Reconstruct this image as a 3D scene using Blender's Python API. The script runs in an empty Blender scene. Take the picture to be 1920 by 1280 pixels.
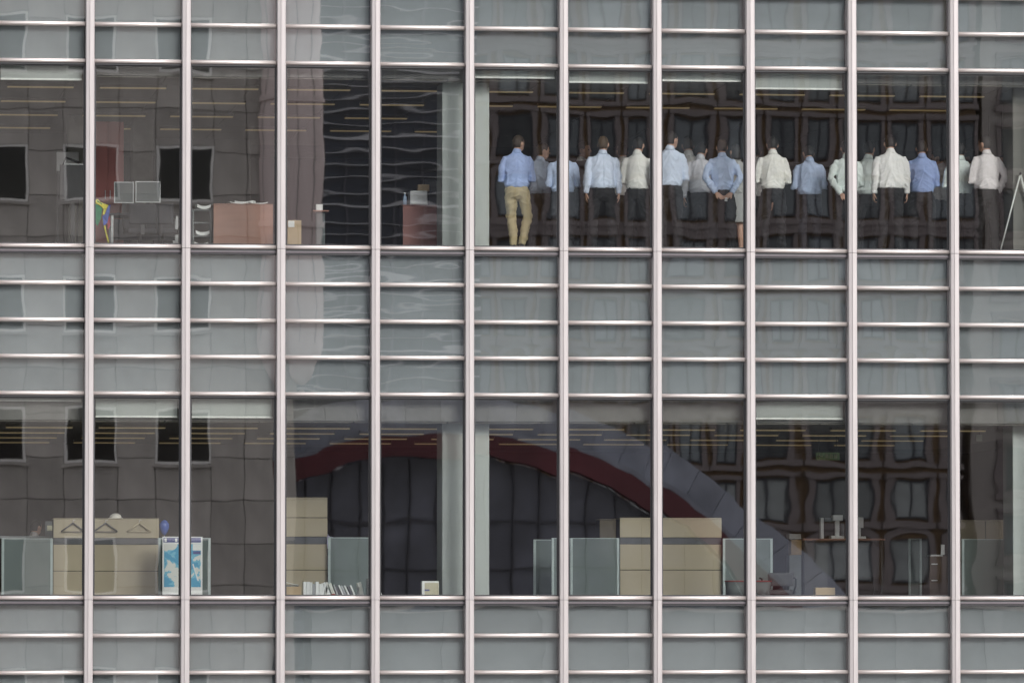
import bpy, bmesh, math, random
from mathutils import Vector, Matrix, noise
import numpy as np

random.seed(7)
SC = bpy.context.scene
COL = SC.collection
R = math.radians

# ------------------------------------------------------------------ camera
DIST, ZC = 97.0, 15.5
FPX = 11540.0                                   # focal length in pixels of the 1920 px wide photograph
YAW, PITCH = R(6.9), math.atan(530.0 / FPX)
XC = -DIST * math.tan(YAW)
CAM = Vector((XC, -DIST, ZC))
FWD = Vector((math.sin(YAW) * math.cos(PITCH), math.cos(YAW) * math.cos(PITCH), math.sin(PITCH)))
RGT = Vector((math.cos(YAW), -math.sin(YAW), 0))
UPV = RGT.cross(FWD)
cam_d = bpy.data.cameras.new('camera')
cam = bpy.data.objects.new('camera', cam_d)
COL.objects.link(cam)
cam.location = CAM
cam.rotation_euler = (math.pi / 2 + PITCH, 0, -YAW)
cam_d.sensor_width = 36.0
cam_d.lens = FPX / 1920.0 * 36.0
cam_d.clip_start = 0.5
cam_d.clip_end = 4000
SC.camera = cam

# ------------------------------------------------------------------ sky, sun, exposure (overcast)
SUN_EL, SUN_AZ = R(29), R(24)                   # the light comes from behind the camera, a little from its right
world = bpy.data.worlds.new('World')
SC.world = world
world.use_nodes = True
wn = world.node_tree
wn.nodes.clear()
sky = wn.nodes.new('ShaderNodeTexSky')
sky.sky_type = 'NISHITA'
sky.sun_disc = False
sky.sun_elevation = SUN_EL
sky.sun_rotation = math.pi - SUN_AZ
sky.air_density = 1.0
sky.dust_density = 4.0
hs = wn.nodes.new('ShaderNodeHueSaturation')
hs.inputs['Saturation'].default_value = 0.22
bg = wn.nodes.new('ShaderNodeBackground')
bg.inputs['Strength'].default_value = 0.14
wo = wn.nodes.new('ShaderNodeOutputWorld')
wn.links.new(sky.outputs[0], hs.inputs['Color'])
cl = wn.nodes.new('ShaderNodeMixRGB')                    # an even cloud layer over most of the blue
cl.inputs['Fac'].default_value = 0.6
cl.inputs['Color2'].default_value = (7.0, 7.05, 7.2, 1)
wn.links.new(hs.outputs[0], cl.inputs['Color1'])
wn.links.new(cl.outputs[0], bg.inputs['Color'])
wn.links.new(bg.outputs[0], wo.inputs['Surface'])
sun_d = bpy.data.lights.new('sun', 'SUN')
sun_d.energy = 1.5
sun_d.angle = R(25)
sun_d.color = (1.0, 0.97, 0.93)
sun = bpy.data.objects.new('sun', sun_d)
COL.objects.link(sun)
sun.rotation_euler = (math.pi / 2 - SUN_EL, 0, SUN_AZ)
sun.location = (30, -60, 80)
SC.view_settings.view_transform = 'Standard'
SC.view_settings.look = 'None'
SC.view_settings.gamma = 1.0
SC.view_settings.exposure = 0.97
SC.view_settings.use_curve_mapping = False
SC.render.engine = 'CYCLES'
SC.cycles.use_denoising = True
SC.cycles.max_bounces = 8
SC.cycles.transparent_max_bounces = 12
SC.cycles.sample_clamp_indirect = 4.0

# ------------------------------------------------------------------ measuring helpers
def ray(u, v):
    return FWD + RGT * ((u - 960.0) / FPX) + UPV * ((640.0 - v) / FPX)

def W(u, v, d=0.0):
    """point seen at photograph pixel (u, v) that stands d metres behind the glass line"""
    r = ray(u, v)
    return CAM + r * ((d + DIST) / r.y)

# ------------------------------------------------------------------ materials
MATS = {}
def srgb(r, g, b):
    f = lambda c: (c / 255 / 12.92) if c / 255 <= 0.04045 else ((c / 255 + 0.055) / 1.055) ** 2.4
    return (f(r), f(g), f(b))

def mat(name, col, rough=0.6, metal=0.0, var=0.12, scale=6.0, bump=0.0, bscale=40.0, rnd=0.0, stretch=(1, 1, 1),
        emit=None, estr=0.0, spec=0.5):
    if name in MATS:
        return MATS[name]
    m = bpy.data.materials.new(name)
    m.use_nodes = True
    nt = m.node_tree
    b = nt.nodes['Principled BSDF']
    b.inputs['Roughness'].default_value = rough
    b.inputs['Metallic'].default_value = metal
    b.inputs['Specular IOR Level'].default_value = spec
    tc = nt.nodes.new('ShaderNodeTexCoord')
    mp = nt.nodes.new('ShaderNodeMapping')
    mp.inputs['Scale'].default_value = stretch
    nt.links.new(tc.outputs['Object'], mp.inputs['Vector'])
    nz = nt.nodes.new('ShaderNodeTexNoise')
    nz.inputs['Scale'].default_value = scale
    nz.inputs['Detail'].default_value = 5
    nt.links.new(mp.outputs[0], nz.inputs['Vector'])
    mr = nt.nodes.new('ShaderNodeMapRange')
    mr.inputs['To Min'].default_value = 1 - var
    mr.inputs['To Max'].default_value = 1 + var
    mr.inputs['From Min'].default_value = 0.25
    mr.inputs['From Max'].default_value = 0.75
    nt.links.new(nz.outputs['Fac'], mr.inputs['Value'])
    val = mr.outputs[0]
    if rnd:
        oi = nt.nodes.new('ShaderNodeObjectInfo')
        m2 = nt.nodes.new('ShaderNodeMapRange')
        m2.inputs['To Min'].default_value = 1 - rnd
        m2.inputs['To Max'].default_value = 1 + rnd
        nt.links.new(oi.outputs['Random'], m2.inputs['Value'])
        mm = nt.nodes.new('ShaderNodeMath')
        mm.operation = 'MULTIPLY'
        nt.links.new(val, mm.inputs[0])
        nt.links.new(m2.outputs[0], mm.inputs[1])
        val = mm.outputs[0]
    vm = nt.nodes.new('ShaderNodeVectorMath')
    vm.operation = 'SCALE'
    vm.inputs[0].default_value = col
    nt.links.new(val, vm.inputs['Scale'])
    nt.links.new(vm.outputs[0], b.inputs['Base Color'])
    if bump:
        n2 = nt.nodes.new('ShaderNodeTexNoise')
        n2.inputs['Scale'].default_value = bscale
        n2.inputs['Detail'].default_value = 4
        nt.links.new(mp.outputs[0], n2.inputs['Vector'])
        bp = nt.nodes.new('ShaderNodeBump')
        bp.inputs['Strength'].default_value = bump
        bp.inputs['Distance'].default_value = 0.01
        nt.links.new(n2.outputs['Fac'], bp.inputs['Height'])
        nt.links.new(bp.outputs[0], b.inputs['Normal'])
    if emit:
        b.inputs['Emission Color'].default_value = (*emit, 1)
        b.inputs['Emission Strength'].default_value = estr
    MATS[name] = m
    return m

def glass_mat(name, refl, tint, rough=0.009):
    """coated window glass: a mirror share plus what comes straight through"""
    m = bpy.data.materials.new(name)
    m.use_nodes = True
    nt = m.node_tree
    nt.nodes.clear()
    out = nt.nodes.new('ShaderNodeOutputMaterial')
    gl = nt.nodes.new('ShaderNodeBsdfGlossy')
    gl.inputs['Roughness'].default_value = rough
    gl.inputs['Color'].default_value = (0.96, 0.95, 0.97, 1)
    tr = nt.nodes.new('ShaderNodeBsdfTransparent')
    tr.inputs['Color'].default_value = (*tint, 1)
    lw = nt.nodes.new('ShaderNodeFresnel')
    lw.inputs['IOR'].default_value = 1.5
    mp = nt.nodes.new('ShaderNodeMapRange')
    mp.inputs['From Min'].default_value = 0.04
    mp.inputs['From Max'].default_value = 1.0
    mp.inputs['To Min'].default_value = refl
    mp.inputs['To Max'].default_value = 1.0
    nt.links.new(lw.outputs[0], mp.inputs['Value'])
    mx = nt.nodes.new('ShaderNodeMixShader')
    nt.links.new(mp.outputs[0], mx.inputs[0])
    nt.links.new(tr.outputs[0], mx.inputs[1])
    nt.links.new(gl.outputs[0], mx.inputs[2])
    nt.links.new(mx.outputs[0], out.inputs['Surface'])
    MATS[name] = m
    return m

def clear_mat(name, tint):
    m = bpy.data.materials.new(name)
    m.use_nodes = True
    nt = m.node_tree
    nt.nodes.clear()
    out = nt.nodes.new('ShaderNodeOutputMaterial')
    tr = nt.nodes.new('ShaderNodeBsdfTransparent')
    tr.inputs['Color'].default_value = (*tint, 1)
    nt.links.new(tr.outputs[0], out.inputs['Surface'])
    return m

def frost_mat(name, col, clear):
    m = bpy.data.materials.new(name)
    m.use_nodes = True
    nt = m.node_tree
    nt.nodes.clear()
    out = nt.nodes.new('ShaderNodeOutputMaterial')
    df = nt.nodes.new('ShaderNodeBsdfDiffuse')
    df.inputs['Color'].default_value = (*col, 1)
    tl = nt.nodes.new('ShaderNodeBsdfTranslucent')
    tl.inputs['Color'].default_value = (*col, 1)
    tr = nt.nodes.new('ShaderNodeBsdfTransparent')
    m1 = nt.nodes.new('ShaderNodeMixShader')
    m1.inputs[0].default_value = 0.25
    m2 = nt.nodes.new('ShaderNodeMixShader')
    m2.inputs[0].default_value = clear
    nt.links.new(df.outputs[0], m1.inputs[1])
    nt.links.new(tl.outputs[0], m1.inputs[2])
    nt.links.new(m1.outputs[0], m2.inputs[1])
    nt.links.new(tr.outputs[0], m2.inputs[2])
    nt.links.new(m2.outputs[0], out.inputs['Surface'])
    MATS[name] = m
    return m

GLASS = glass_mat('window_glass', 0.23, (0.945, 0.96, 0.958))
GLASS_SP = glass_mat('spandrel_glass', 0.27, (0.945, 0.96, 0.96))
CLEAR = clear_mat('glass_body', (1, 1, 1))
FROST = frost_mat('frosted_glass', (0.30, 0.36, 0.35), 0.38)
FROST_EDGE = mat('frosted_edge', (0.42, 0.50, 0.49), 0.4)
CAP = mat('satin_aluminium', (0.352, 0.326, 0.33), 0.42, 0.35, 0.09, 4.0, 0.0, stretch=(5, 5, 0.35))
BAR = mat('polished_aluminium', (0.68, 0.62, 0.60), 0.34, 0.7, 0.04, 4.0, stretch=(0.3, 3, 3))
GASKET = mat('black_gasket', (0.018, 0.018, 0.022), 0.5, 0, 0.1)
FLASH = mat('dark_flashing', (0.085, 0.075, 0.085), 0.4, 0.3, 0.1)
SPAN = mat('spandrel_board', (0.250, 0.277, 0.288), 0.8, 0, 0.14, 1.2, rnd=0.07)
SLAB = mat('slab_concrete', (0.18, 0.18, 0.17), 0.9)
CEIL = mat('ceiling_tile', (0.26, 0.25, 0.22), 0.9, 0, 0.05)
CARPET = mat('dark_carpet', (0.045, 0.045, 0.05), 0.95)
DARKWALL = mat('dark_office_wall', (0.07, 0.06, 0.055), 0.9, 0, 0.15, 0.6)
GREYWALL = mat('grey_office_wall', (0.21, 0.21, 0.19), 0.9, 0, 0.08, 0.8)
COLUMN = mat('column_paint', (0.50, 0.545, 0.52), 0.7, 0, 0.03)
BLIND = mat('blind_fabric', (0.36, 0.39, 0.37), 0.9, 0, 0.05, 30)
RAIL = mat('blind_rail', (0.78, 0.80, 0.76), 0.4)
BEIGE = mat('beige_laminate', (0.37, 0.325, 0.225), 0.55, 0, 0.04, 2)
BEIGE_SHADE = mat('beige_laminate_shaded', (0.26, 0.22, 0.15), 0.55, 0, 0.04, 2)  # same beige laminate, with the shade behind the screens put into its colour
BLACK = mat('black_plastic', (0.02, 0.02, 0.022), 0.45)
CHARC = mat('charcoal_fabric', (0.035, 0.036, 0.042), 0.9, bump=0.3)
WHITE = mat('white_paper', (0.80, 0.82, 0.80), 0.7, 0, 0.03)
SILVER = mat('silver_plastic', (0.62, 0.64, 0.64), 0.35, 0.2)
MAROON = mat('maroon_laminate', (0.40, 0.115, 0.10), 0.5, 0, 0.08, 1.5, stretch=(4, 4, 0.6))
REDWOOD = mat('reddish_wood', (0.31, 0.15, 0.10), 0.5, 0, 0.12, 2.0, stretch=(1, 1, 6))
CARD = mat('cardboard', (0.46, 0.35, 0.21), 0.9, 0, 0.05, 5)
GREYBOX = mat('grey_pedestal_paint', (0.13, 0.15, 0.15), 0.6)

# ------------------------------------------------------------------ object helpers
def link(name, me, m=None, parent=None, loc=None):
    o = bpy.data.objects.new(name, me)
    COL.objects.link(o)
    if m is not None and me is not None and not me.materials:
        me.materials.append(m)
    if parent is not None:
        o.parent = parent
    if loc is not None:
        o.location = loc
    return o

def tag(o, label, cat, group=None):
    o['label'] = label
    o['category'] = cat
    if group:
        o['group'] = group
    return o

def empty(name, loc=(0, 0, 0), label=None, cat=None, group=None, rz=0.0):
    o = bpy.data.objects.new(name, None)
    COL.objects.link(o)
    o.empty_display_size = 0.2
    o.location = loc
    o.rotation_euler = (0, 0, rz)
    if label:
        tag(o, label, cat, group)
    return o

def structure(o):
    o['kind'] = 'structure'
    return o

def box_mesh(sx, sy, sz, bev=0.0, name='box', z0=False):
    bm = bmesh.new()
    bmesh.ops.create_cube(bm, size=1.0)
    for v in bm.verts:
        v.co = Vector((v.co.x * sx, v.co.y * sy, (v.co.z + (0.5 if z0 else 0)) * sz))
    if bev > 0:
        bmesh.ops.bevel(bm, geom=list(bm.edges), offset=min(bev, 0.45 * min(sx, sy, sz)), segments=2, affect='EDGES', profile=0.6)
    me = bpy.data.meshes.new(name)
    bm.to_mesh(me)
    bm.free()
    return me

def box(name, c, s, m, parent=None, bev=0.0, rot=None):
    """box with centre c (relative to parent) and size s"""
    o = link(name, box_mesh(*s, bev, name), m, parent, c)
    if rot:
        o.rotation_euler = rot
    return o

def add_box(bm, c, s, rot=None):
    r = bmesh.ops.create_cube(bm, size=1.0)
    M = Matrix.Translation(c) @ (rot.to_4x4() if rot else Matrix.Identity(4)) @ Matrix.Diagonal((*s, 1))
    bmesh.ops.transform(bm, matrix=M, verts=r['verts'])

def finish(bm, name, smooth=False):
    bmesh.ops.recalc_face_normals(bm, faces=bm.faces)
    me = bpy.data.meshes.new(name)
    bm.to_mesh(me)
    bm.free()
    if smooth:
        me.polygons.foreach_set('use_smooth', [True] * len(me.polygons))
    return me

def tube(bm, pts, rad, n=12, side=None):
    """closed tube through pts; rad: float or (ra, rb) per point, ra along side"""
    pts = [Vector(p) for p in pts]
    rings = []
    for i, p in enumerate(pts):
        a = pts[max(i - 1, 0)]
        b = pts[min(i + 1, len(pts) - 1)]
        t = (b - a)
        t = t.normalized() if t.length > 1e-9 else Vector((0, 0, 1))
        s = Vector(side) if side is not None else (Vector((1, 0, 0)) if abs(t.x) < 0.8 else Vector((0, 1, 0)))
        s = (s - t * s.dot(t)).normalized()
        q = t.cross(s)
        r = rad[i] if isinstance(rad, (list, tuple)) else rad
        ra, rb = r if isinstance(r, (list, tuple)) else (r, r)
        rings.append([bm.verts.new(p + s * (ra * math.cos(2 * math.pi * k / n)) + q * (rb * math.sin(2 * math.pi * k / n))) for k in range(n)])
    for A, B in zip(rings, rings[1:]):
        for k in range(n):
            bm.faces.new((A[k], A[(k + 1) % n], B[(k + 1) % n], B[k]))
    bm.faces.new(rings[0][::-1])
    bm.faces.new(rings[-1])

def ball(bm, c, r, seg=16, rings=10, M3=None):
    q = bmesh.ops.create_uvsphere(bm, u_segments=seg, v_segments=rings, radius=1.0)
    M = Matrix.Translation(c) @ (M3.to_4x4() if M3 else Matrix.Identity(4)) @ Matrix.Diagonal((*r, 1))
    bmesh.ops.transform(bm, matrix=M, verts=q['verts'])
    return q['verts']

def extrude_profile(name, prof, length, axis, smooth_ids=None):
    """prof: list of 2-D points; axis 'z': points are (x, y); axis 'x': points are (y, z). Centred along the axis."""
    bm = bmesh.new()
    A, B = [], []
    for (a, b) in prof:
        if axis == 'z':
            A.append(bm.verts.new((a, b, -length / 2)))
            B.append(bm.verts.new((a, b, length / 2)))
        else:
            A.append(bm.verts.new((-length / 2, a, b)))
            B.append(bm.verts.new((length / 2, a, b)))
    n = len(prof)
    for k in range(n):
        f = bm.faces.new((A[k], A[(k + 1) % n], B[(k + 1) % n], B[k]))
        if smooth_ids and k in smooth_ids:
            f.smooth = True
    bm.faces.new(A[::-1])
    bm.faces.new(B)
    bmesh.ops.recalc_face_normals(bm, faces=bm.faces)
    me = bpy.data.meshes.new(name)
    bm.to_mesh(me)
    bm.free()
    return me

# ------------------------------------------------------------------ ground
bm = bmesh.new()
bmesh.ops.create_grid(bm, x_segments=8, y_segments=8, size=3000)
g = link('ground', finish(bm, 'ground'), mat('paving', (0.17, 0.16, 0.15), 0.85, 0, 0.2, 0.05))
structure(g)

# ================================================================== the buildings across the street (seen mirrored in the glass)
# --- pale stone block with punched windows
STONE = mat('grey_stone', (0.41, 0.38, 0.352), 0.9, 0, 0.26, 0.9, bump=0.2, bscale=8, rnd=0.12, stretch=(1.6, 1, 0.55))
JOINT = mat('joint_mortar', (0.17, 0.16, 0.15), 0.95)
DKGLASS = mat('dark_window_glass', (0.022, 0.020, 0.018), 0.12, 0, 0.3, 0.8)
STFRAME = mat('pale_window_frame', (0.72, 0.70, 0.67), 0.5)
sb = empty('stone_building', (-9.0, -102.0, 0.0), 'pale grey stone block with punched windows mirrored in the left bays', 'building')
box('wall', (0, -8.06, 25), (28.0, 16.0, 50.0), JOINT, sb)
CW, RH = 2.93, 4.23
WX = [-4.3 + CW * k for k in range(-3, 4)]
WZ = [17.4 + RH * k for k in range(-2, 6)]
WWD, WHT = 1.55, 1.85
p_pier = box_mesh(CW - WWD - 0.024, 0.10, RH / 3 - 0.024, 0.008, 'pier_panel')
p_span = box_mesh(WWD - 0.024, 0.10, (RH - WHT) / 2 - 0.024, 0.008, 'spandrel_stone')
p_end = box_mesh(1.25, 0.10, RH / 3 - 0.024, 0.008, 'end_panel')
for me in (p_pier, p_span, p_end):
    me.materials.append(STONE)
bm = bmesh.new()
for sx in (-1, 1):
    add_box(bm, (sx * (WWD / 2 - 0.05), 0, 0), (0.09, 0.10, WHT - 0.02))
for sz in (-1, 1):
    add_box(bm, (0, 0, sz * (WHT / 2 - 0.05)), (WWD - 0.2, 0.10, 0.09))
f_me = finish(bm, 'stone_window_frame')
f_me.materials.append(STFRAME)
g_me = box_mesh(WWD - 0.18, 0.03, WHT - 0.18, 0, 'stone_window_pane')
g_me.materials.append(DKGLASS)
s_me = box_mesh(WWD + 0.16, 0.22, 0.09, 0.01, 'stone_window_sill')
s_me.materials.append(STONE)
for x in WX:
    for z in WZ:
        lx, lz = x + 9.0, z
        for k in (-1, 0, 1):
            link('stone_panel', p_pier, None, sb, (lx - CW / 2, 0, lz + k * RH / 3))
        if x > 4:
            for k in (-1, 0, 1):
                link('stone_panel', p_end, None, sb, (lx - 0.13, 0, lz + k * RH / 3))
            continue
        for k in (0, 1):
            link('stone_panel', p_span, None, sb, (lx, 0, lz + WHT / 2 + (RH - WHT) / 2 * (k + 0.5)))
        w = link('window', f_me, None, sb, (lx, -0.02, lz))
        link('pane', g_me, None, w, (0, -0.02, 0))
        link('sill', s_me, None, w, (0, 0.09, -WHT / 2 - 0.06))
# --- round turret at the corner of the stone block
TUR = mat('cream_turret_stone', (0.62, 0.52, 0.50), 0.8, 0, 0.08, 1.0, stretch=(2, 2, 0.3))
tr_ = empty('round_turret', (5.15, -101.6, 0), 'slim cream round turret mirrored beside the stone block', 'tower')
bm = bmesh.new()
tube(bm, [(0, 0, z) for z in (23.0, 23.5, 24.2, 24.6, 52)], [0.12, 0.5, 0.82, 0.9, 0.9], 28)
link('shaft', finish(bm, 'turret_shaft', True), TUR, tr_)
bm = bmesh.new()
for k in range(8):
    a = 2 * math.pi * (k + 0.3) / 8
    add_box(bm, (0.9 * math.cos(a), 0.9 * math.sin(a), 38.3), (0.05, 0.05, 27.4))
link('rib', finish(bm, 'turret_rib'), mat('turret_rib_grey', (0.36, 0.32, 0.31), 0.7), tr_)
for z in (28.4, 32.6, 36.8, 41.0):
    bm = bmesh.new()
    tube(bm, [(0, 0, z - 0.1), (0, 0, z + 0.1)], 0.98, 28)
    link('ring_band', finish(bm, 'turret_band'), TUR, tr_)

# --- dark glass tower with pale fins
gt = empty('glass_tower', (6.5, -150.0, 0), 'dark glass tower with pale horizontal fins mirrored above the arch', 'building')
box('wall', (0, -10, 32), (20, 20, 64), mat('tower_dark_glass', (0.035, 0.042, 0.06), 0.25, 0, 0.25, 0.4), gt)
FIN = mat('pale_fin', (0.52, 0.52, 0.54), 0.5)
fin_me = box_mesh(20, 0.25, 0.05, 0, 'fin')
fin_me.materials.append(FIN)
slab_me = box_mesh(20, 0.3, 0.13, 0, 'floor_edge')
slab_me.materials.append(FIN)
for k in range(17):
    z0 = 12 + 2.9 * k
    link('floor_edge', slab_me, None, gt, (0, 0.05, z0))
    for dz in (0.55, 1.15, 1.7, 2.3):
        link('fin', fin_me, None, gt, (0, 0.12, z0 + dz))
vp_me = box_mesh(0.12, 0.2, 50, 0, 'vertical_post')
vp_me.materials.append(mat('tower_post', (0.10, 0.10, 0.115), 0.5))
for k in range(14):
    link('vertical_post', vp_me, None, gt, (-9.6 + 1.47 * k, 0.02, 36))

# --- brick building with stone dressed windows
BRICK = mat('brown_brick', (0.18, 0.118, 0.066), 0.95, 0, 0.25, 3.0)
DRESS = mat('stone_dressing', (0.205, 0.175, 0.172), 0.9, 0, 0.1, 1.0)
BLINDP = mat('curtained_pane', (0.12, 0.135, 0.145), 0.3, 0, 0.25, 1.4, rnd=0.75)
NAVY = mat('navy_window_frame', (0.03, 0.032, 0.04), 0.5)
bb = empty('brick_building', (40.0, -230.0, 0), 'brown brick block with stone framed windows mirrored in the right bays', 'building')
box('wall', (-1.65, -10, 31), (28.7, 20, 62), BRICK, bb)
def surround(wd, ht, arch):
    bm = bmesh.new()
    for sx in (-1, 1):
        add_box(bm, (sx * (wd / 2 + 0.14), 0.05, 0), (0.28, 0.34, ht + 0.3))
    add_box(bm, (0, 0.09, -ht / 2 - 0.28), (wd + 0.75, 0.46, 0.3))
    if arch:
        n = 10
        for k in range(n):
            a = math.pi * (k + 0.5) / n
            add_box(bm, ((wd / 2 + 0.12) * math.cos(a), 0.05, ht / 2 + 0.12 + 0.45 * math.sin(a)), (0.36, 0.34, 0.34), Matrix.Rotation(-a, 3, 'Y'))
    else:
        add_box(bm, (0, 0.09, ht / 2 + 0.26), (wd + 0.7, 0.42, 0.26))
    return finish(bm, 'stone_surround')
def sash(wd, ht):
    bm = bmesh.new()
    for x in (-wd / 2 + 0.05, 0, wd / 2 - 0.05):
        add_box(bm, (x, 0.10, 0), (0.10, 0.08, ht))
    for z in (-ht / 2 + 0.05, ht / 2 - 0.05):
        add_box(bm, (0, 0.10, z), (wd - 0.32, 0.07, 0.10))
    return finish(bm, 'sash')
BWD, BHT = 1.55, 2.15
su_a, su_b = surround(BWD, BHT, True), surround(BWD, BHT, False)
for me in (su_a, su_b):
    me.materials.append(DRESS)
sash_me = sash(BWD, BHT)
sash_me.materials.append(NAVY)
pn_me = box_mesh(BWD - 0.04, 0.05, BHT, 0, 'curtained_pane')
pn_me.materials.append(BLINDP)
pn_lo = box_mesh(BWD - 0.04, 0.05, BHT, 0, 'curtained_pane')
pn_lo.materials.append(mat('drawn_curtain_pane', (0.29, 0.31, 0.31), 0.3, 0, 0.2, 1.4, rnd=0.5))
band_me = box_mesh(28.9, 0.3, 0.26, 0, 'string_course')
band_me.materials.append(DRESS)
for r_ in range(14):
    z = 12.4 + 3.25 * r_
    for c_ in range(-1, 11):
        x = -12.0 + 2.38 * c_
        w = link('window', su_a if r_ % 3 == 2 else su_b, None, bb, (x, 0, z))
        link('pane', pn_lo if r_ < 4 else pn_me, None, w, (0, 0.03, 0))
        link('sash', sash_me, None, w, (0, 0, 0))
    for k in range(3):
        if r_ % 3 == 1:
            link('string_course', band_me, None, bb, (-1.65, 0.08, z + 1.62 + (k - 1) * 0.13 * 2.1))
# --- pale stone wing at the far right
pw = empty('stone_wing', (61.0, -231.0, 0), 'pale stone wing mirrored at the right edge beyond the brick', 'building')
box('wall', (0, -8, 30), (15.0, 16, 60), mat('wing_stone', (0.36, 0.33, 0.31), 0.9, 0, 0.1, 0.7), pw)
for r_ in range(13):
    for c_ in range(5):
        w = link('window', su_b, None, pw, (-5.6 + 2.8 * c_, 0, 13.4 + 3.5 * r_))
        link('pane', pn_me, None, w, (0, 0.03, 0))
        link('sash', sash_me, None, w, (0, 0, 0))

# --- arched station canopy
AC = Vector((11.15, -112.0, 6.2))
ca = empty('arched_canopy', AC, 'barrel vaulted canopy with dark red arch mirrored across the lower bays', 'canopy')
def arch_strip(r0, r1, y0, y1, n=48, a0=0.0, a1=math.pi, name='arch'):
    bm = bmesh.new()
    secs = []
    for k in range(n + 1):
        a = a0 + (a1 - a0) * k / n
        c, s = math.cos(a), math.sin(a)
        secs.append([bm.verts.new((r * c, y, r * s)) for r, y in ((r0, y0), (r1, y0), (r1, y1), (r0, y1))])
    for A, B in zip(secs, secs[1:]):
        for j in range(4):
            bm.faces.new((A[j], A[(j + 1) % 4], B[(j + 1) % 4], B[j]))
    bm.faces.new(secs[0][::-1])
    bm.faces.new(secs[-1])
    return finish(bm, name)
link('arch_fascia', arch_strip(15.1, 15.85, 0.6, -0.4, name='arch_fascia'), mat('dark_red_paint', (0.115, 0.024, 0.032), 0.5, 0, 0.25, 0.6), ca)
PANEL = mat('lavender_roof_panel', (0.29, 0.305, 0.36), 0.45, 0.2, 0.32, 0.7, rnd=0.14)
link('roof_edge', arch_strip(15.86, 16.05, 0.5, -1.0, name='roof_edge'), PANEL, ca)
for k in range(40):
    a0 = math.pi * k / 40
    link('roof_panel', arch_strip(16.06, 17.2, -0.3, -1.6, 4, a0 + 0.0006, a0 + math.pi / 40 - 0.0006, 'roof_panel'), PANEL, ca)
link('vault', arch_strip(16.7, 17.15, -1.62, -14, name='vault'), PANEL, ca)
# glazed end wall
bm = bmesh.new()
for k in range(40):
    a = math.pi * k / 39
    bm.verts.new((15.05 * math.cos(a), -0.5, 15.05 * math.sin(a)))
bm.verts.ensure_lookup_table()
bm.faces.new(list(bm.verts))
q = bmesh.ops.extrude_face_region(bm, geom=list(bm.faces))
bmesh.ops.translate(bm, vec=(0, -0.1, 0), verts=[v for v in q['geom'] if isinstance(v, bmesh.types.BMVert)])
gz = link('end_glazing', finish(bm, 'end_glazing'), mat('arch_glazing', (0.14, 0.145, 0.18), 0.2, 0, 0.5, 0.6), ca)
POSTC = mat('slate_post', (0.07, 0.07, 0.085), 0.5)
for k in range(-12, 13):
    x = k * 1.2
    h = math.sqrt(max(14.98 ** 2 - x * x, 0.1))
    box('glazing_post', (x, -0.4, h / 2), (0.08, 0.16, h), POSTC, ca)
for z in (1.6, 3.2, 4.8, 6.4, 8.0, 9.6, 11.2, 12.8):
    hw = math.sqrt(14.9 ** 2 - z * z)
    box('glazing_rail', (0, -0.42, z), (2 * hw, 0.14, 0.08), POSTC, ca)

# --- low stone podium in front of the canopy
pod = empty('quay_podium', (26.0, -106.0, 0), 'low grey stone podium below the arch mirrored in bottom panels', 'podium')
box('wall', (0, -2.0, 8.0), (40.0, 4.0, 16.0), mat('podium_stone', (0.24, 0.235, 0.23), 0.9, 0, 0.2, 0.6), pod)
box('coping', (0, -1.95, 16.06), (40.3, 4.3, 0.12), STONE, pod, 0.02)
for k in range(13):
    box('pilaster', (-18.0 + 3.0 * k, 0.08, 8.0), (0.7, 0.14, 16.0), MATS['podium_stone'], pod)

# ================================================================== the office facade
MU = [-13 - 180.5, -13, 168, 349, 527.5, 705, 881.5, 1058, 1233.5, 1408.7, 1599.8, 1791.3, 1982, 2172]
MX = [W(u, 610, -0.16).x for u in MU]
ROWV = [-153, -85, -16.3, 52.4, 121.3, 465, 533.4, 602.3, 670, 738.8, 1119, 1189, 1258, 1327, 1396]
ROWZ = [W(960, v + 1.6, -0.07).z for v in ROWV]        # transom centre lines, top to bottom
WIN = {4: 'upper', 9: 'lower'}                          # the row under these transoms is vision glass
ZT, ZB = ROWZ[0], ROWZ[-1]
ob = empty('office_building', (0, 0, 0), 'modern office block with pinkish aluminium grid and two glazed floors', 'building')

# mullions, in storey-high lengths with an open joint at each sill
prof = [(-0.067, 0.03), (-0.067, -0.135), (-0.061, -0.148), (-0.016, -0.158), (-0.015, -0.150), (-0.009, -0.150), (-0.008, -0.164),
        (0.056, -0.164), (0.066, -0.152), (0.067, 0.03)]
cuts = [ZT + 0.03, ROWZ[5] - 0.028, ROWZ[10] - 0.028, ZB - 0.03]
for a, b in zip(cuts, cuts[1:]):
    me = extrude_profile('mullion', prof, a - b - 0.006, 'z')
    me.materials.append(CAP)
    for x in MX:
        link('mullion', me, None, ob, (x, 0, (a + b) / 2))
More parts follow.
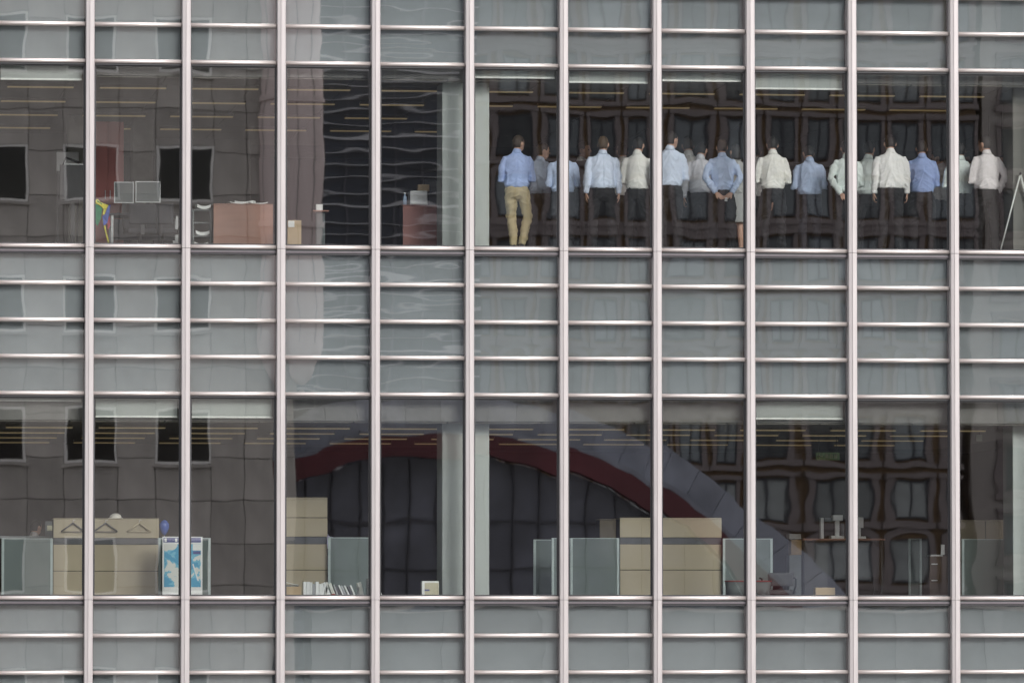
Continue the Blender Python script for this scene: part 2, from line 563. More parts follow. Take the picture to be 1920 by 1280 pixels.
# transoms
bar = [(0.02, 0.032), (-0.046, 0.033), (-0.060, 0.030), (-0.071, 0.021), (-0.077, 0.008), (-0.078, -0.004), (-0.074, -0.017),
       (-0.065, -0.027), (-0.052, -0.032), (0.02, -0.034)]
for i in range(len(MX) - 1):
    wbay = MX[i + 1] - MX[i] - 0.134
    xc = (MX[i] + MX[i + 1]) / 2
    me = extrude_profile('transom', bar, wbay - 0.008, 'x', set(range(1, 8)))
    me.materials.append(BAR)
    fl = box_mesh(wbay - 0.012, 0.05, 0.034, 0.004, 'flashing')
    fl.materials.append(FLASH)
    gk = box_mesh(wbay - 0.010, 0.05, 0.024, 0, 'gasket')
    gk.materials.append(GASKET)
    for k, z in enumerate(ROWZ):
        t = link('transom', me, None, ob, (xc, 0, z))
        if k in (5, 10):
            link('gasket', gk, None, t, (0, -0.015, -0.047))
            link('flashing', fl, None, t, (0, -0.028, -0.077))
            link('gasket', gk, None, t, (0, -0.012, -0.107))
        elif k in WIN:
            link('gasket', gk, None, t, (0, -0.018, -0.047))

def pane_mesh(name, w, h, fn, nx, nz):
    """a slab of glass 12 mm thick whose outer face carries the real fine warp of the pane"""
    bm = bmesh.new()
    F = []
    for j in range(nz + 1):
        row = []
        for i in range(nx + 1):
            x, z = w * (i / nx - 0.5), h * (j / nz - 0.5)
            row.append(bm.verts.new((x, fn(x, z), z)))
        F.append(row)
    for j in range(nz):
        for i in range(nx):
            f = bm.faces.new((F[j][i], F[j][i + 1], F[j + 1][i + 1], F[j + 1][i]))
            f.smooth = True
            f.material_index = 0
    B = [bm.verts.new((sx * w / 2, 0.012, sz * h / 2)) for sx, sz in ((-1, -1), (1, -1), (1, 1), (-1, 1))]
    f = bm.faces.new(B[::-1])
    f.material_index = 1
    me = bpy.data.meshes.new(name)
    bm.to_mesh(me)
    bm.free()
    return me

def warp(seed, w, h, tx=0.0, tz=0.0, bow=0.0, pin=0.0, nz=1.0, ripple=0.0):
    rs = random.Random(seed)
    off = Vector((rs.uniform(-50, 50), rs.uniform(-50, 50), rs.uniform(-50, 50)))
    def fn(x, z):
        xn, zn = 2 * x / w, 2 * z / h
        y = tx * x + tz * z
        y += bow * (1 - xn * xn) * (1 - 0.55 * zn * zn)
        y += pin * xn * xn * xn * xn * (0.4 + zn * zn)
        y += nz * 0.00016 * noise.noise(Vector((x * 1.1, 0, z * 0.9)) + off)
        y += nz * 0.00006 * noise.noise(Vector((x * 3.6, 3, z * 2.8)) + off)
        y += nz * 0.000010 * noise.noise(Vector((x * 11.0, 5, z * 8.0)) - off)
        y += nz * 0.000016 * noise.noise(Vector((x * 12.0, 9, z * 0.7)) + off)
        if ripple:
            y += ripple * noise.noise(Vector((x * 1.6, 7, z * 9.0)) + off)
        return y
    return fn

# how each bay's glass is set: tilt and bow, from how the mirrored windows bend
rsb = random.Random(31)
BOW = {0: -0.0004, 1: -0.0004, 2: -0.00065, 3: -0.00065}
for i in range(len(MX) - 1):
    bay = i - 1                                          # bay 0 is the leftmost one in the photograph
    w0 = MX[i + 1] - MX[i] - 0.134
    xc = (MX[i] + MX[i + 1]) / 2
    rip = {3: 0.00009, 4: 0.00012, 5: 0.00004}.get(bay, 0.000012)
    k = 0
    while k < len(ROWZ) - 1:
        if k in WIN:
            zt, zb = ROWZ[k] - 0.058, ROWZ[k + 1] + 0.033
            h = zt - zb
            bm = bmesh.new()
            for sx in (-1, 1):
                add_box(bm, (sx * (w0 / 2 - 0.016), 0.0, 0), (0.030, 0.05, h))
            add_box(bm, (0, 0.004, h / 2 - 0.010), (w0 - 0.064, 0.05, 0.020))
            add_box(bm, (0, 0.004, -h / 2 + 0.010), (w0 - 0.064, 0.05, 0.020))
            wf = link('window', finish(bm, 'window_frame'), GASKET, ob, (xc, 0.01, (zt + zb) / 2))
            fn = warp(i * 17 + k, w0, h, rsb.uniform(-0.0003, 0.0003), rsb.uniform(-0.0002, 0.0002),
                      BOW.get(bay, rsb.choice([-1, -1, -1, 1]) * rsb.uniform(0.0003, 0.0006)), rsb.uniform(-0.0003, 0.0004), 1.0, rip)
            me = pane_mesh('glass_pane', w0 - 0.058, h - 0.036, fn, 22, 40)
            me.materials.append(GLASS)
            me.materials.append(CLEAR)
            link('glass_pane', me, None, wf, (0, 0, 0))
            k += 1
        else:
            e = k
            while e < len(ROWZ) - 1 and e not in WIN:
                e += 1
            gz_t, gz_b = ROWZ[k], ROWZ[e]
            gh = gz_t - gz_b
            gfn = warp(i * 31 + k, w0, gh, rsb.uniform(-0.0002, 0.0002), rsb.uniform(-0.0002, 0.0002),
                       BOW.get(bay, rsb.choice([-1, -1, -1, 1]) * rsb.uniform(0.0003, 0.0005)), rsb.uniform(-0.0002, 0.0003), 1.0, rip)
            for r_ in range(k, e):
                zt = ROWZ[r_] - (0.120 if r_ in (5, 10) else 0.034)
                zb = ROWZ[r_ + 1] + 0.033
                h, zm = zt - zb, (zt + zb) / 2
                sp = box('spandrel_panel', (xc, 0.115, zm), (w0 - 0.004, 0.03, h - 0.004), SPAN, ob)
                dz = zm - (gz_t + gz_b) / 2
                me = pane_mesh('glass_pane', w0 - 0.010, h - 0.006, lambda x, z, d=dz: gfn(x, z + d), 22, 10)
                me.materials.append(GLASS_SP)
                me.materials.append(CLEAR)
                link('glass_pane', me, None, sp, (0, -0.105, 0))
                bm = bmesh.new()
                add_box(bm, (w0 / 2 - 0.012, -0.055, 0), (0.022, 0.085, h - 0.008))
                add_box(bm, (-w0 / 2 + 0.008, -0.055, 0), (0.014, 0.085, h - 0.008))
                link('gasket', finish(bm, 'spandrel_gasket'), GASKET, sp)
            k = e

# floors, ceilings and the rest of the tower
XL, XR = MX[0] - 0.3, MX[-1] + 0.3
XM, XWD = (XL + XR) / 2, XR - XL
YB = 17.0
ZF_U = W(960, 463, 0).z
ZF_L = ZC + 0.42
ZL_U, ZL_L = ZC + 8.584, ZC + 3.13                        # undersides of the ceiling lights
def slab(name, z0, z1, m):
    return box(name, (XM, 0.2 + YB / 2, (z0 + z1) / 2), (XWD, YB, z1 - z0), m, ob)
slab('floor_slab', ZL_L + 0.09, ZF_U - 0.02, SLAB)
slab('floor_slab', ZL_U + 0.09, ZT + 1.0, SLAB)
slab('floor_slab', ZB - 1.0, ZF_L - 0.02, SLAB)
for zf in (ZF_U, ZF_L):
    box('carpet', (XM, 0.2 + YB / 2, zf - 0.008), (XWD - 0.02, YB - 0.02, 0.016), CARPET, ob)
    box('window_ledge', (XM, 0.30, zf - 0.06), (XWD - 0.04, 0.36, 0.08), GREYBOX, ob)
tile_me = box_mesh(1.48, 1.33, 0.02, 0.004, 'ceiling_tile')
tile_me.materials.append(CEIL)
for zl in (ZL_U, ZL_L):
    for a in range(13):
        for b in range(10):
            link('ceiling_tile', tile_me, None, ob, (XL + 0.78 + 1.5 * a, 0.9 + 1.35 * b, zl + 0.075))
box('side_wall', (XL - 0.15, 0.2 + YB / 2, (ZT + ZB) / 2), (0.3, YB, ZT - ZB + 2), DARKWALL, ob)
box('side_wall', (XR + 0.15, 0.2 + YB / 2, (ZT + ZB) / 2), (0.3, YB, ZT - ZB + 2), DARKWALL, ob)
box('back_wall', (XM, YB + 0.35, (ZT + ZB) / 2), (XWD + 0.6, 0.3, ZT - ZB + 2), DARKWALL, ob)
box('facade_wall', (XM, YB / 2 + 0.2, (ZT + 1.0 + 46) / 2), (XWD + 0.6, YB + 0.3, 46 - ZT - 1.0), SPAN, ob)
box('facade_wall', (XM, YB / 2 + 0.2, (ZB - 1.0) / 2), (XWD + 0.6, YB + 0.3, ZB - 1.0), SPAN, ob)

# structural columns standing close behind the glass
for zf, zl in ((ZF_U, ZL_U), (ZF_L, ZL_L)):
    vmid = 300 if zf == ZF_U else 930
    x0, x1 = W(829, vmid, 0.55).x, W(917.5, vmid, 0.55).x
    box('column', ((x0 + x1) / 2, 0.55 + 0.4, (zf + zl + 0.085) / 2), (x1 - x0, 0.8, zl + 0.085 - zf), COLUMN, ob, 0.02)
    xa = W(1899, vmid, 0.6).x
    box('column', (xa + 0.42, 1.0, (zf + zl + 0.085) / 2), (0.84, 0.8, zl + 0.085 - zf), COLUMN if zf == ZF_L else GREYWALL, ob, 0.02)
# inner walls of the upper office
def inner_wall(name, u0, u1, d, zf, zl, m, thick=0.15, v=300, top=None):
    x0, x1 = W(u0, v, d).x, W(u1, v, d).x
    zt = zl + 0.08 if top is None else W((u0 + u1) / 2, top, d).z
    return box(name, ((x0 + x1) / 2, d + thick / 2, (zf + zt) / 2), (x1 - x0, thick, zt - zf), m, ob)
inner_wall('core_wall', -20, 130, 11.5, ZF_U, ZL_U, GREYWALL)
inner_wall('column', 128, 160, 7.6, ZF_U, ZL_U, mat('inner_column_grey', (0.30, 0.30, 0.26), 0.8), 0.7)
inner_wall('column', 249, 287, 8.4, ZF_U, ZL_U, MATS['inner_column_grey'], 0.7)
inner_wall('core_wall', 290, 470, 12.5, ZF_U, ZL_U, GREYWALL)
inner_wall('core_wall', 0, 520, 12.0, ZF_L, ZL_L, DARKWALL, v=930)
pwx = W(1929, 300, 1.6).x
box('partition_wall', (pwx, 3.6, (ZF_U + ZL_U + 0.08) / 2), (0.12, 4.0, ZL_U + 0.08 - ZF_U), mat('partition_paint', (0.33, 0.33, 0.31), 0.8), ob)
for k in range(3):
    box('wall_joint', (pwx - 0.062, 2.4 + 1.1 * k, (ZF_U + ZL_U) / 2), (0.006, 0.025, ZL_U - ZF_U - 0.1), BLACK, ob)

# ------------------------------------------------------------------ ceiling lights (lit)
LIT = mat('lit_diffuser', (0.8, 0.7, 0.45), 0.6, emit=(1.0, 0.72, 0.34), estr=0.06)
LUM = mat('luminaire_body', (0.11, 0.094, 0.062), 0.5)
lum_body = box_mesh(1.08, 0.16, 0.045, 0.006, 'luminaire')
lum_body.materials.append(LUM)
lum_lens = box_mesh(1.06, 0.13, 0.016, 0.003, 'diffuser')
lum_lens.materials.append(LIT)
ORD = ['first', 'second', 'third', 'fourth', 'fifth', 'sixth', 'seventh', 'eighth', 'ninth', 'tenth', 'eleventh', 'twelfth']
for fl, zl, rows in (('upper', ZL_U, 4), ('lower', ZL_L, 4)):
    for r_ in range(rows):
        d = 1.6 + 2.72 * r_
        x_end = W(1000, 168, 1.6).x
        xs = [x_end - 0.54 + 1.485 * k for k in range(-6, 6)]
        if r_ >= 2 and fl == 'upper':
            xs = [x for x in xs if x < W(880, 200, d).x - 0.4]
        for n_, x in enumerate(xs):
            if abs(x - W(873, 300, 0.9).x) < 1.0 and r_ == 0:
                pass
            t = empty('ceiling_light', (x, d, zl), 'thin warm linear ceiling light, %s from left, %s row back, %s office' % (ORD[n_], ORD[r_], fl),
                      'ceiling light', 'linear ceiling lights')
            link('luminaire', lum_body, None, t, (0, 0, 0.0425))
            link('diffuser', lum_lens, None, t, (0, 0, 0.012))

# ------------------------------------------------------------------ roller blinds
def blind(bay, vb, fl, label):
    i = bay + 1
    w0 = MX[i + 1] - MX[i] - 0.134 - 0.10
    xc = (MX[i] + MX[i + 1]) / 2
    k = 4 if fl == 'upper' else 9
    ztop = ROWZ[k] - 0.02
    uc = (MU[i] + MU[i + 1]) / 2
    zb = W(uc, vb, 0.14).z
    t = empty('roller_blind', (xc, 0.15, zb), label, 'blind', 'roller blinds')
    link('fabric', box_mesh(w0, 0.006, ztop - zb - 0.03, 0, 'blind_fabric', True), BLIND, t, (0, 0, 0.03))
    box('bottom_rail', (0, 0, 0.018), (w0 + 0.01, 0.03, 0.03), RAIL, t, 0.006)
    bm = bmesh.new()
    tube(bm, [(-w0 / 2, 0.02, ztop - zb - 0.02), (w0 / 2, 0.02, ztop - zb - 0.02)], 0.028, 12)
    link('roller', finish(bm, 'blind_roller', True), SILVER, t)
blind(0, 151, 'upper', 'grey roller blind pulled partly down in leftmost upper window')
blind(6, 157, 'upper', 'grey roller blind above the man in pale blue with arms hanging')
blind(7, 154, 'upper', 'grey roller blind above the man with hands clasped behind back')
blind(8, 169, 'upper', 'grey roller blind hanging lowest on upper floor, third window from right')
blind(5, 148, 'upper', 'short grey roller blind above the man in khaki trousers')
blind(0, 753, 'lower', 'barely lowered roller blind in leftmost lower window')
blind(1, 783, 'lower', 'pale roller blind above the coat hangers, second lower window')
blind(2, 784, 'lower', 'pale roller blind above the blue poster, third lower window')
blind(8, 787, 'lower', 'pale roller blind on lower floor, third window from right')

# ------------------------------------------------------------------ furniture: upper office
def span(u0, u1, v, d):
    a, b = W(u0, v, d), W(u1, v, d)
    return (a.x + b.x) / 2, b.x - a.x

def cabinet(name, u0, u1, vtop, d, depth, m, zf, label, cat, splits=(), black_v=None, vx=None, hand=True):
    """floor standing cabinet: front panels parted by joints, optional dark recessed strip"""
    xc, w = span(u0, u1, vx or vtop, d)
    zt = W((u0 + u1) / 2, vtop, d).z
    t = empty(name, (xc, d, zf), label, cat)
    H = zt - zf
    box('carcass', (0, depth / 2 + 0.02, H / 2), (w - 0.012, depth - 0.03, H - 0.012), BLACK, t)
    zs = [H] + [W((u0 + u1) / 2, v, d).z - zf for v in splits] + [0.0]
    bl = None
    if black_v:
        bl = (W((u0 + u1) / 2, black_v[0], d).z - zf, W((u0 + u1) / 2, black_v[1], d).z - zf)
        zs = sorted(set(zs) | set(bl), reverse=True)
    for a, b in zip(zs, zs[1:]):
        if a - b < 0.02:
            continue
        if bl and abs(a - bl[0]) < 1e-6:
            box('recess_strip', (0, 0.02, (a + b) / 2), (w - 0.01, 0.02, a - b - 0.004), mat('recess_grey', (0.075, 0.08, 0.09), 0.5), t)
        else:
            box('front_panel', (0, 0.0, (a + b) / 2), (w - 0.004, 0.024, a - b - 0.010), m, t, 0.003)
    box('top_panel', (0, depth / 2, H + 0.008), (w, depth + 0.01, 0.016), m, t, 0.003)
    return t, zt + 0.016

def paper(x, y, z, rz=0.0, w=0.21, l=0.297, th=0.004, label='', name='paper_sheet', tilt=0.0, cat='paper', m=None, curl=0.015):
    bm = bmesh.new()
    n = 6
    top = []
    for s in (0, th):
        for i in range(n + 1):
            for j in (0, 1):
                q = i / n - 0.5
                bm.verts.new((w * q, l * (j - 0.5), s + curl * (2 * q) ** 2))
    bm.verts.ensure_lookup_table()
    V = bm.verts
    off = 2 * (n + 1)
    for i in range(n):
        a = 2 * i
        bm.faces.new((V[a], V[a + 1], V[a + 3], V[a + 2]))
        bm.faces.new((V[off + a], V[off + a + 2], V[off + a + 3], V[off + a + 1]))
        bm.faces.new((V[a], V[a + 2], V[off + a + 2], V[off + a]))
        bm.faces.new((V[a + 1], V[off + a + 1], V[off + a + 3], V[a + 3]))
    bm.faces.new((V[0], V[off], V[off + 1], V[1]))
    bm.faces.new((V[2 * n], V[2 * n + 1], V[off + 2 * n + 1], V[off + 2 * n]))
    o = link(name, finish(bm, name), m or WHITE, None, (x, y, z))
    o.rotation_euler = (tilt, 0, rz)
    return tag(o, label, cat)

# reddish cabinet with papers, third bay
t, zc1 = cabinet('storage_cabinet', 400, 512, 384, 1.5, 0.5, REDWOOD, ZF_U, 'low reddish wood cabinet with loose papers on top, third upper bay', 'cabinet', (), None)
for u_, dy, rz, dz, lb in ((446, 0.15, 0.2, 0.0, 'loose white papers lying left on the low reddish cabinet'),
                       (462, 0.25, -0.3, 0.03, 'curled white paper pile in middle of the low reddish cabinet'),
                       (484, 0.12, 0.1, 0.0, 'flat white paper overhanging right on the low reddish cabinet')):
    paper(W(u_, 384, 1.5).x, 1.5 + dy, zc1 + 0.002 + dz * 0, rz, 0.30, 0.22, 0.012 + dz, lb, curl=0.02)
# cluttered shelf rack with papers at left of that cabinet
xs_, ws_ = span(361, 397, 420, 1.7)
rk = empty('paper_rack', (xs_, 1.7, ZF_U), 'open grey rack holding white papers left of the low reddish cabinet', 'rack')
zt_ = W(378, 392, 1.7).z - ZF_U
for sx in (-1, 1):
    box('side', (sx * (ws_ / 2 - 0.012), 0.17, zt_ / 2), (0.024, 0.34, zt_), GREYBOX, rk)
for k, zz in enumerate((0.06, zt_ * 0.36, zt_ * 0.68, zt_ - 0.012)):
    box('shelf', (0, 0.17, zz), (ws_ - 0.05, 0.33, 0.02), GREYBOX, rk)
for k, (zz, nm) in enumerate(((0.072, 'bottom'), (zt_ * 0.36 + 0.012, 'middle'), (zt_, 'top'))):
    paper(xs_ + 0.01 * k, 1.84, ZF_U + zz, 0.1 * (k - 1), 0.22, 0.24, 0.05, 'white paper pile on the %s shelf of the open grey rack' % nm, name='paper_pile', curl=0.03)
# maroon door panel, second bay
xm_, wm_ = span(172, 232, 340, 3.9)
ztop = W(202, 228, 3.9).z
dp = empty('storage_unit', (xm_, 3.9, ZF_U), 'tall maroon storage unit behind the draped flag, second upper bay', 'cupboard')
box('body', (0, 0.3, (ztop - ZF_U) / 2), (wm_, 0.56, ztop - ZF_U), MAROON, dp, 0.004)
for sx in (-1, 1):
    box('door', (sx * wm_ / 4, 0.008, (ztop - ZF_U) / 2), (wm_ / 2 - 0.008, 0.022, ztop - ZF_U - 0.03), MAROON, dp, 0.003)
    box('handle', (sx * 0.04, -0.015, 1.05), (0.012, 0.02, 0.14), SILVER, dp, 0.003)
# flag draped over a pole
fx = W(191, 415, 1.5)
fg = empty('draped_flag', (fx.x, 1.5, ZF_U), 'yellow, green and blue flag drooping on a leaning yellow pole', 'flag')
p0, p1 = W(203, 462, 1.5), W(178, 378, 1.5)
bm = bmesh.new()
base = Vector((p0.x - fx.x + 0.03, 0, 0.0))
kink = Vector((W(193, 412, 1.5).x - fx.x, 0, W(193, 412, 1.5).z - ZF_U))
kink2 = Vector((W(199, 386, 1.5).x - fx.x, -0.02, W(199, 386, 1.5).z - ZF_U))
tipp = Vector((p1.x - fx.x - 0.02, 0.0, W(178, 377, 1.5).z - ZF_U))
tube(bm, [base, kink], 0.014, 8)
link('pole', finish(bm, 'flag_pole', True), mat('yellow_cloth', (0.62, 0.55, 0.06), 0.7), fg)
def cloth(pts, m, name, th=0.012):
    bm = bmesh.new()
    A = [bm.verts.new((W(u, v, 1.5).x - fx.x, -0.03 + 0.02 * math.sin(u * 1.3 + v), W(u, v, 1.5).z - ZF_U)) for u, v in pts]
    f = bm.faces.new(A)
    q = bmesh.ops.extrude_face_region(bm, geom=[f])
    bmesh.ops.translate(bm, vec=(0, th, 0), verts=[v for v in q['geom'] if isinstance(v, bmesh.types.BMVert)])
    bmesh.ops.triangulate(bm, faces=[f for f in bm.faces if len(f.verts) > 4])
    return link(name, finish(bm, name), m, fg)
cloth([(170, 378), (182, 376), (194, 384), (191, 396), (189, 410), (183, 424), (176, 416), (170, 400)], mat('green_cloth', (0.04, 0.22, 0.11), 0.8), 'green_field')
cloth([(172, 380), (177, 378), (183, 373), (188, 379), (203, 385), (200, 391), (198, 396), (196, 402), (192, 403), (194, 392), (186, 385)], MATS['yellow_cloth'], 'yellow_stripe', 0.02)
cloth([(203, 386), (207, 384), (205, 398), (201, 418), (194, 424), (192, 406), (197, 401)], mat('blue_cloth', (0.07, 0.12, 0.42), 0.8), 'blue_stripe')
cloth([(201, 412), (206, 404), (207, 422), (202, 432)], mat('red_cloth', (0.35, 0.04, 0.07), 0.8), 'red_tip', 0.016)
# monitors seen from behind with pale rims, on a desk
def monitor(name, u0, u1, v0, v1, d, label, rim=SILVER, screen=CHARC, table_z=None, face=1):
    xc, w = span(u0, u1, (v0 + v1) / 2, d)
    zt, zb = W((u0 + u1) / 2, v0, d).z, W((u0 + u1) / 2, v1, d).z
    h = zt - zb
    zs = table_z if table_z is not None else zb - 0.14
    t = empty(name, (xc, d, zs), label, 'monitor')
    box('housing', (0, 0.03, zb - zs + h / 2), (w - 0.03, 0.04, h - 0.03), screen, t, 0.006)
    bm = bmesh.new()
    for sx in (-1, 1):
        add_box(bm, (sx * (w / 2 - 0.008), 0.02, zb - zs + h / 2), (0.016, 0.05, h))
    for sz in (-1, 1):
        add_box(bm, (0, 0.02, zb - zs + h / 2 + sz * (h / 2 - 0.008)), (w - 0.034, 0.05, 0.016))
    link('rim', finish(bm, 'monitor_rim'), rim, t)
    box('neck', (0, 0.06, (zb - zs) / 2 + 0.05), (0.06, 0.03, zb - zs + 0.1), BLACK, t)
    box('foot', (0, 0.05, 0.008), (0.24, 0.18, 0.016), BLACK, t, 0.004)
    return t
def desk(name, u0, u1, vtop, d, depth, zf, label, m=GREYBOX, legm=SILVER):
    xc, w = span(u0, u1, vtop, d)
    zt = W((u0 + u1) / 2, vtop, d).z
    t = empty(name, (xc, d, zf), label, 'desk')
    box('desktop', (0, depth / 2, zt - zf - 0.015), (w, depth, 0.03), m, t, 0.005)
    for sx in (-1, 1):
        for y in (0.06, depth - 0.06):
            box('leg', (sx * (w / 2 - 0.05), y, (zt - zf - 0.03) / 2), (0.04, 0.04, zt - zf - 0.03), legm, t)
    box('modesty_panel', (0, 0.1, (zt - zf) * 0.62), (w - 0.16, 0.015, (zt - zf) * 0.5), CHARC, t)
    return t, zt
dk, zd = desk('office_desk', 205, 338, 400, 3.0, 0.8, ZF_U, 'dark desk under the two monitors, second upper bay', CHARC)
monitor('computer_monitor', 214, 251, 341, 381, 3.2, 'dark monitor with pale rim half hidden by the maroon unit', SILVER, GREYBOX, zd)
monitor('computer_monitor', 254, 301, 340, 380, 3.15, 'wider pale rimmed monitor on desk, nearest the dark mirrored window', SILVER, GREYBOX, zd)

def office_chair(name, loc, rz, label, seat_z=0.48, m=CHARC, back_h=0.55):
    t = empty(name, loc, label, 'office chair', None, rz)
    box('seat', (0, 0, seat_z), (0.48, 0.46, 0.08), m, t, 0.03)
    bk = box('backrest', (0, -0.22, seat_z + 0.10 + back_h / 2), (0.44, 0.07, back_h), m, t, 0.03, (R(-8), 0, 0))
    box('back_bar', (0, -0.235, seat_z + 0.05), (0.06, 0.02, 0.22), BLACK, t)
    bm = bmesh.new()
    tube(bm, [(0, 0, 0.10), (0, 0, seat_z - 0.03)], 0.028, 10)
    link('gas_post', finish(bm, 'gas_post', True), BLACK, t)
    for k in range(5):
        a = 2 * math.pi * k / 5
        bm = bmesh.new()
        tube(bm, [(0.02 * math.cos(a), 0.02 * math.sin(a), 0.115), (0.28 * math.cos(a), 0.28 * math.sin(a), 0.075)], [0.024, 0.016], 8)
        ball(bm, (0.28 * math.cos(a), 0.28 * math.sin(a), 0.032), (0.03, 0.022, 0.032), 10, 6)
        link('base_arm', finish(bm, 'base_arm', True), BLACK, t)
    for sx in (-1, 1):
        bm = bmesh.new()
        tube(bm, [(sx * 0.24, 0.0, seat_z - 0.02), (sx * 0.28, 0.0, seat_z + 0.1), (sx * 0.28, -0.02, seat_z + 0.22), (sx * 0.28, 0.16, seat_z + 0.23)], 0.014, 8)
        link('armrest', finish(bm, 'armrest', True), BLACK, t)
    return t
c = W(262, 430, 2.2)
office_chair('office_chair', (c.x, 2.2, ZF_U), R(8), 'dark office chair pushed to desk below the pale rimmed monitors', 0.34, CHARC, 0.34)
c = W(305, 430, 2.5)
office_chair('office_chair', (c.x, 2.5, ZF_U), R(-14), 'dark office chair at right end of the two-monitor desk', 0.36, CHARC, 0.34)
# projector / screen on arm in first bay
xa, wa = span(112, 162, 330, 2.4)
mz0, mz1 = W(135, 375, 2.4).z, W(135, 309, 2.4).z
tv = empty('display_screen', (xa, 2.4, ZF_U), 'big black display on black arm stand, first upper bay', 'display')
box('panel', (0, 0.0, (mz0 + mz1) / 2 - ZF_U), (wa, 0.06, mz1 - mz0), BLACK, tv, 0.008)
box('top_rim', (0.03, -0.01, mz1 - ZF_U + 0.006), (wa - 0.09, 0.05, 0.012), SILVER, tv)
bm = bmesh.new()
tube(bm, [(-wa / 2 + 0.02, 0.05, mz0 - ZF_U + 0.05), (-wa / 2 + 0.04, 0.05, mz1 - ZF_U - 0.05), (-wa / 2 + 0.10, 0.04, mz1 - ZF_U + 0.12), (wa / 2 - 0.1, 0.04, mz1 - ZF_U + 0.03)], 0.022, 8)
link('arm', finish(bm, 'display_arm', True), BLACK, tv)
box('post', (0, 0.07, (mz0 - ZF_U) / 2 + 0.1), (0.07, 0.05, mz0 - ZF_U + 0.2), BLACK, tv)
box('foot', (0, 0.05, 0.015), (0.6, 0.5, 0.03), BLACK, tv, 0.01)
xk, wk = span(106, 148, 293, 4.6)
kb = empty('wall_panel', (xk, 4.6, ZF_U), 'pale free-standing board behind the black display, first upper bay', 'board')
zk = W(127, 285, 4.6).z - ZF_U
box('board', (0, 0, zk - 0.16), (wk, 0.05, 0.32), SILVER, kb, 0.01)
box('lower_board', (0, 0, zk - 0.62), (wk, 0.03, 0.5), BLACK, kb)
for sx in (-1, 1):
    box('leg', (sx * (wk / 2 - 0.02), 0.03, zk / 2), (0.03, 0.03, zk), BLACK, kb)
    box('foot', (sx * (wk / 2 - 0.02), 0.03, 0.01), (0.04, 0.4, 0.02), BLACK, kb)
# pedestal and cardboard box, fourth bay
def carton(name, u0, u1, v0, v1, d, depth, label, zrest=None, flap=True, m=CARD):
    xc, w = span(u0, u1, v1, d)
    zt = W((u0 + u1) / 2, v0, d).z
    zb = zrest if zrest is not None else W((u0 + u1) / 2, v1, d).z
    t = empty(name, (xc, d, zb), label, 'box')
    box('body', (0, depth / 2, (zt - zb) / 2), (w, depth, zt - zb), m, t, 0.006)
    box('tape', (0, depth / 2, zt - zb + 0.001), (0.05, depth + 0.004, 0.003), mat('packing_tape', (0.55, 0.46, 0.30), 0.3), t)
    if flap:
        box('flap', (0, -0.004, zt - zb - 0.03), (w - 0.01, 0.006, 0.055), m, t)
    return t
carton('cardboard_box', 539, 565, 413, 463, 0.75, 0.3, 'upright tan cardboard box with white label, fourth upper bay', ZF_U)
pp = W(546, 420, 0.74)
paper(pp.x, 0.735, pp.z, 0, 0.10, 0.10, 0.004, 'white address label stuck on the upright cardboard box', name='box_label', tilt=R(90), cat='label', curl=0.0)
xk, wk = span(587, 617, 394, 2.0)
zk = W(600, 394, 2.0).z
pd = empty('pedestal_table', (xk, 2.0, ZF_U), 'narrow stand with reddish top carrying a small white cube', 'stand')
box('top', (0, 0.18, zk - ZF_U - 0.012), (wk, 0.36, 0.024), REDWOOD, pd, 0.004)
box('post', (0, 0.18, (zk - ZF_U) / 2 - 0.012), (wk * 0.55, 0.22, zk - ZF_U - 0.024), GREYBOX, pd, 0.01)
xk2, wk2 = span(593, 605.5, 385, 2.1)
nc = empty('note_cube', (xk2, 2.12, zk), 'small white note cube on the narrow reddish stand', 'note cube')
box('block', (0, 0.05, 0.052), (wk2, 0.10, 0.10), WHITE, nc, 0.006)
box('clip', (0, 0.05, 0.108), (wk2 * 0.4, 0.06, 0.012), BLACK, nc, 0.003)
# cabinet with printer, fifth bay
t, zc2 = cabinet('storage_cabinet', 755, 822, 386, 1.6, 0.5, mat('dull_maroon_laminate', (0.24, 0.095, 0.08), 0.5, 0, 0.08, 2), ZF_U, 'maroon cabinet carrying printer and bottle beside the column', 'cabinet', (), None)
xk, wk = span(768, 801, 370, 1.8)
zk = W(785, 358, 1.8).z - zc2
pr = empty('desktop_printer', (xk, 1.72, zc2), 'white printer on the maroon cabinet beside the column', 'printer')
box('body', (0, 0.18, zk * 0.5), (wk, 0.34, zk), SILVER, pr, 0.02)
box('paper_tray', (0.0, -0.04, 0.03), (wk * 0.8, 0.12, 0.03), WHITE, pr, 0.004)
box('control_panel', (-wk * 0.42, 0.02, zk + 0.006), (0.05, 0.06, 0.014), BLACK, pr)
carton('cardboard_box', 784, 805, 346, 357.5, 1.9, 0.2, 'small tan box lying on top of the white printer', zc2 + zk + 0.001, False)
bm = bmesh.new()
tube(bm, [(0, 0, 0), (0, 0, 0.13), (0, 0, 0.155), (0, 0, 0.165), (0, 0, 0.185)], [0.032, 0.032, 0.016, 0.013, 0.013], 14)
bo = empty('water_bottle', (W(759, 375, 1.75).x, 1.75, zc2), 'pale blue water bottle standing left on the maroon cabinet', 'bottle')
link('body', finish(bm, 'bottle_body', True), mat('blue_plastic', (0.35, 0.46, 0.62), 0.25), bo)
bm = bmesh.new()
tube(bm, [(0, 0, 0.183), (0, 0, 0.205)], 0.016, 12)
link('cap', finish(bm, 'bottle_cap', True), WHITE, bo)
c = W(809, 420, 2.6)
office_chair('office_chair', (c.x + 0.03, 2.75, ZF_U), R(15), 'black chair back rising behind the maroon cabinet by the column', 0.55, BLACK, 0.6)
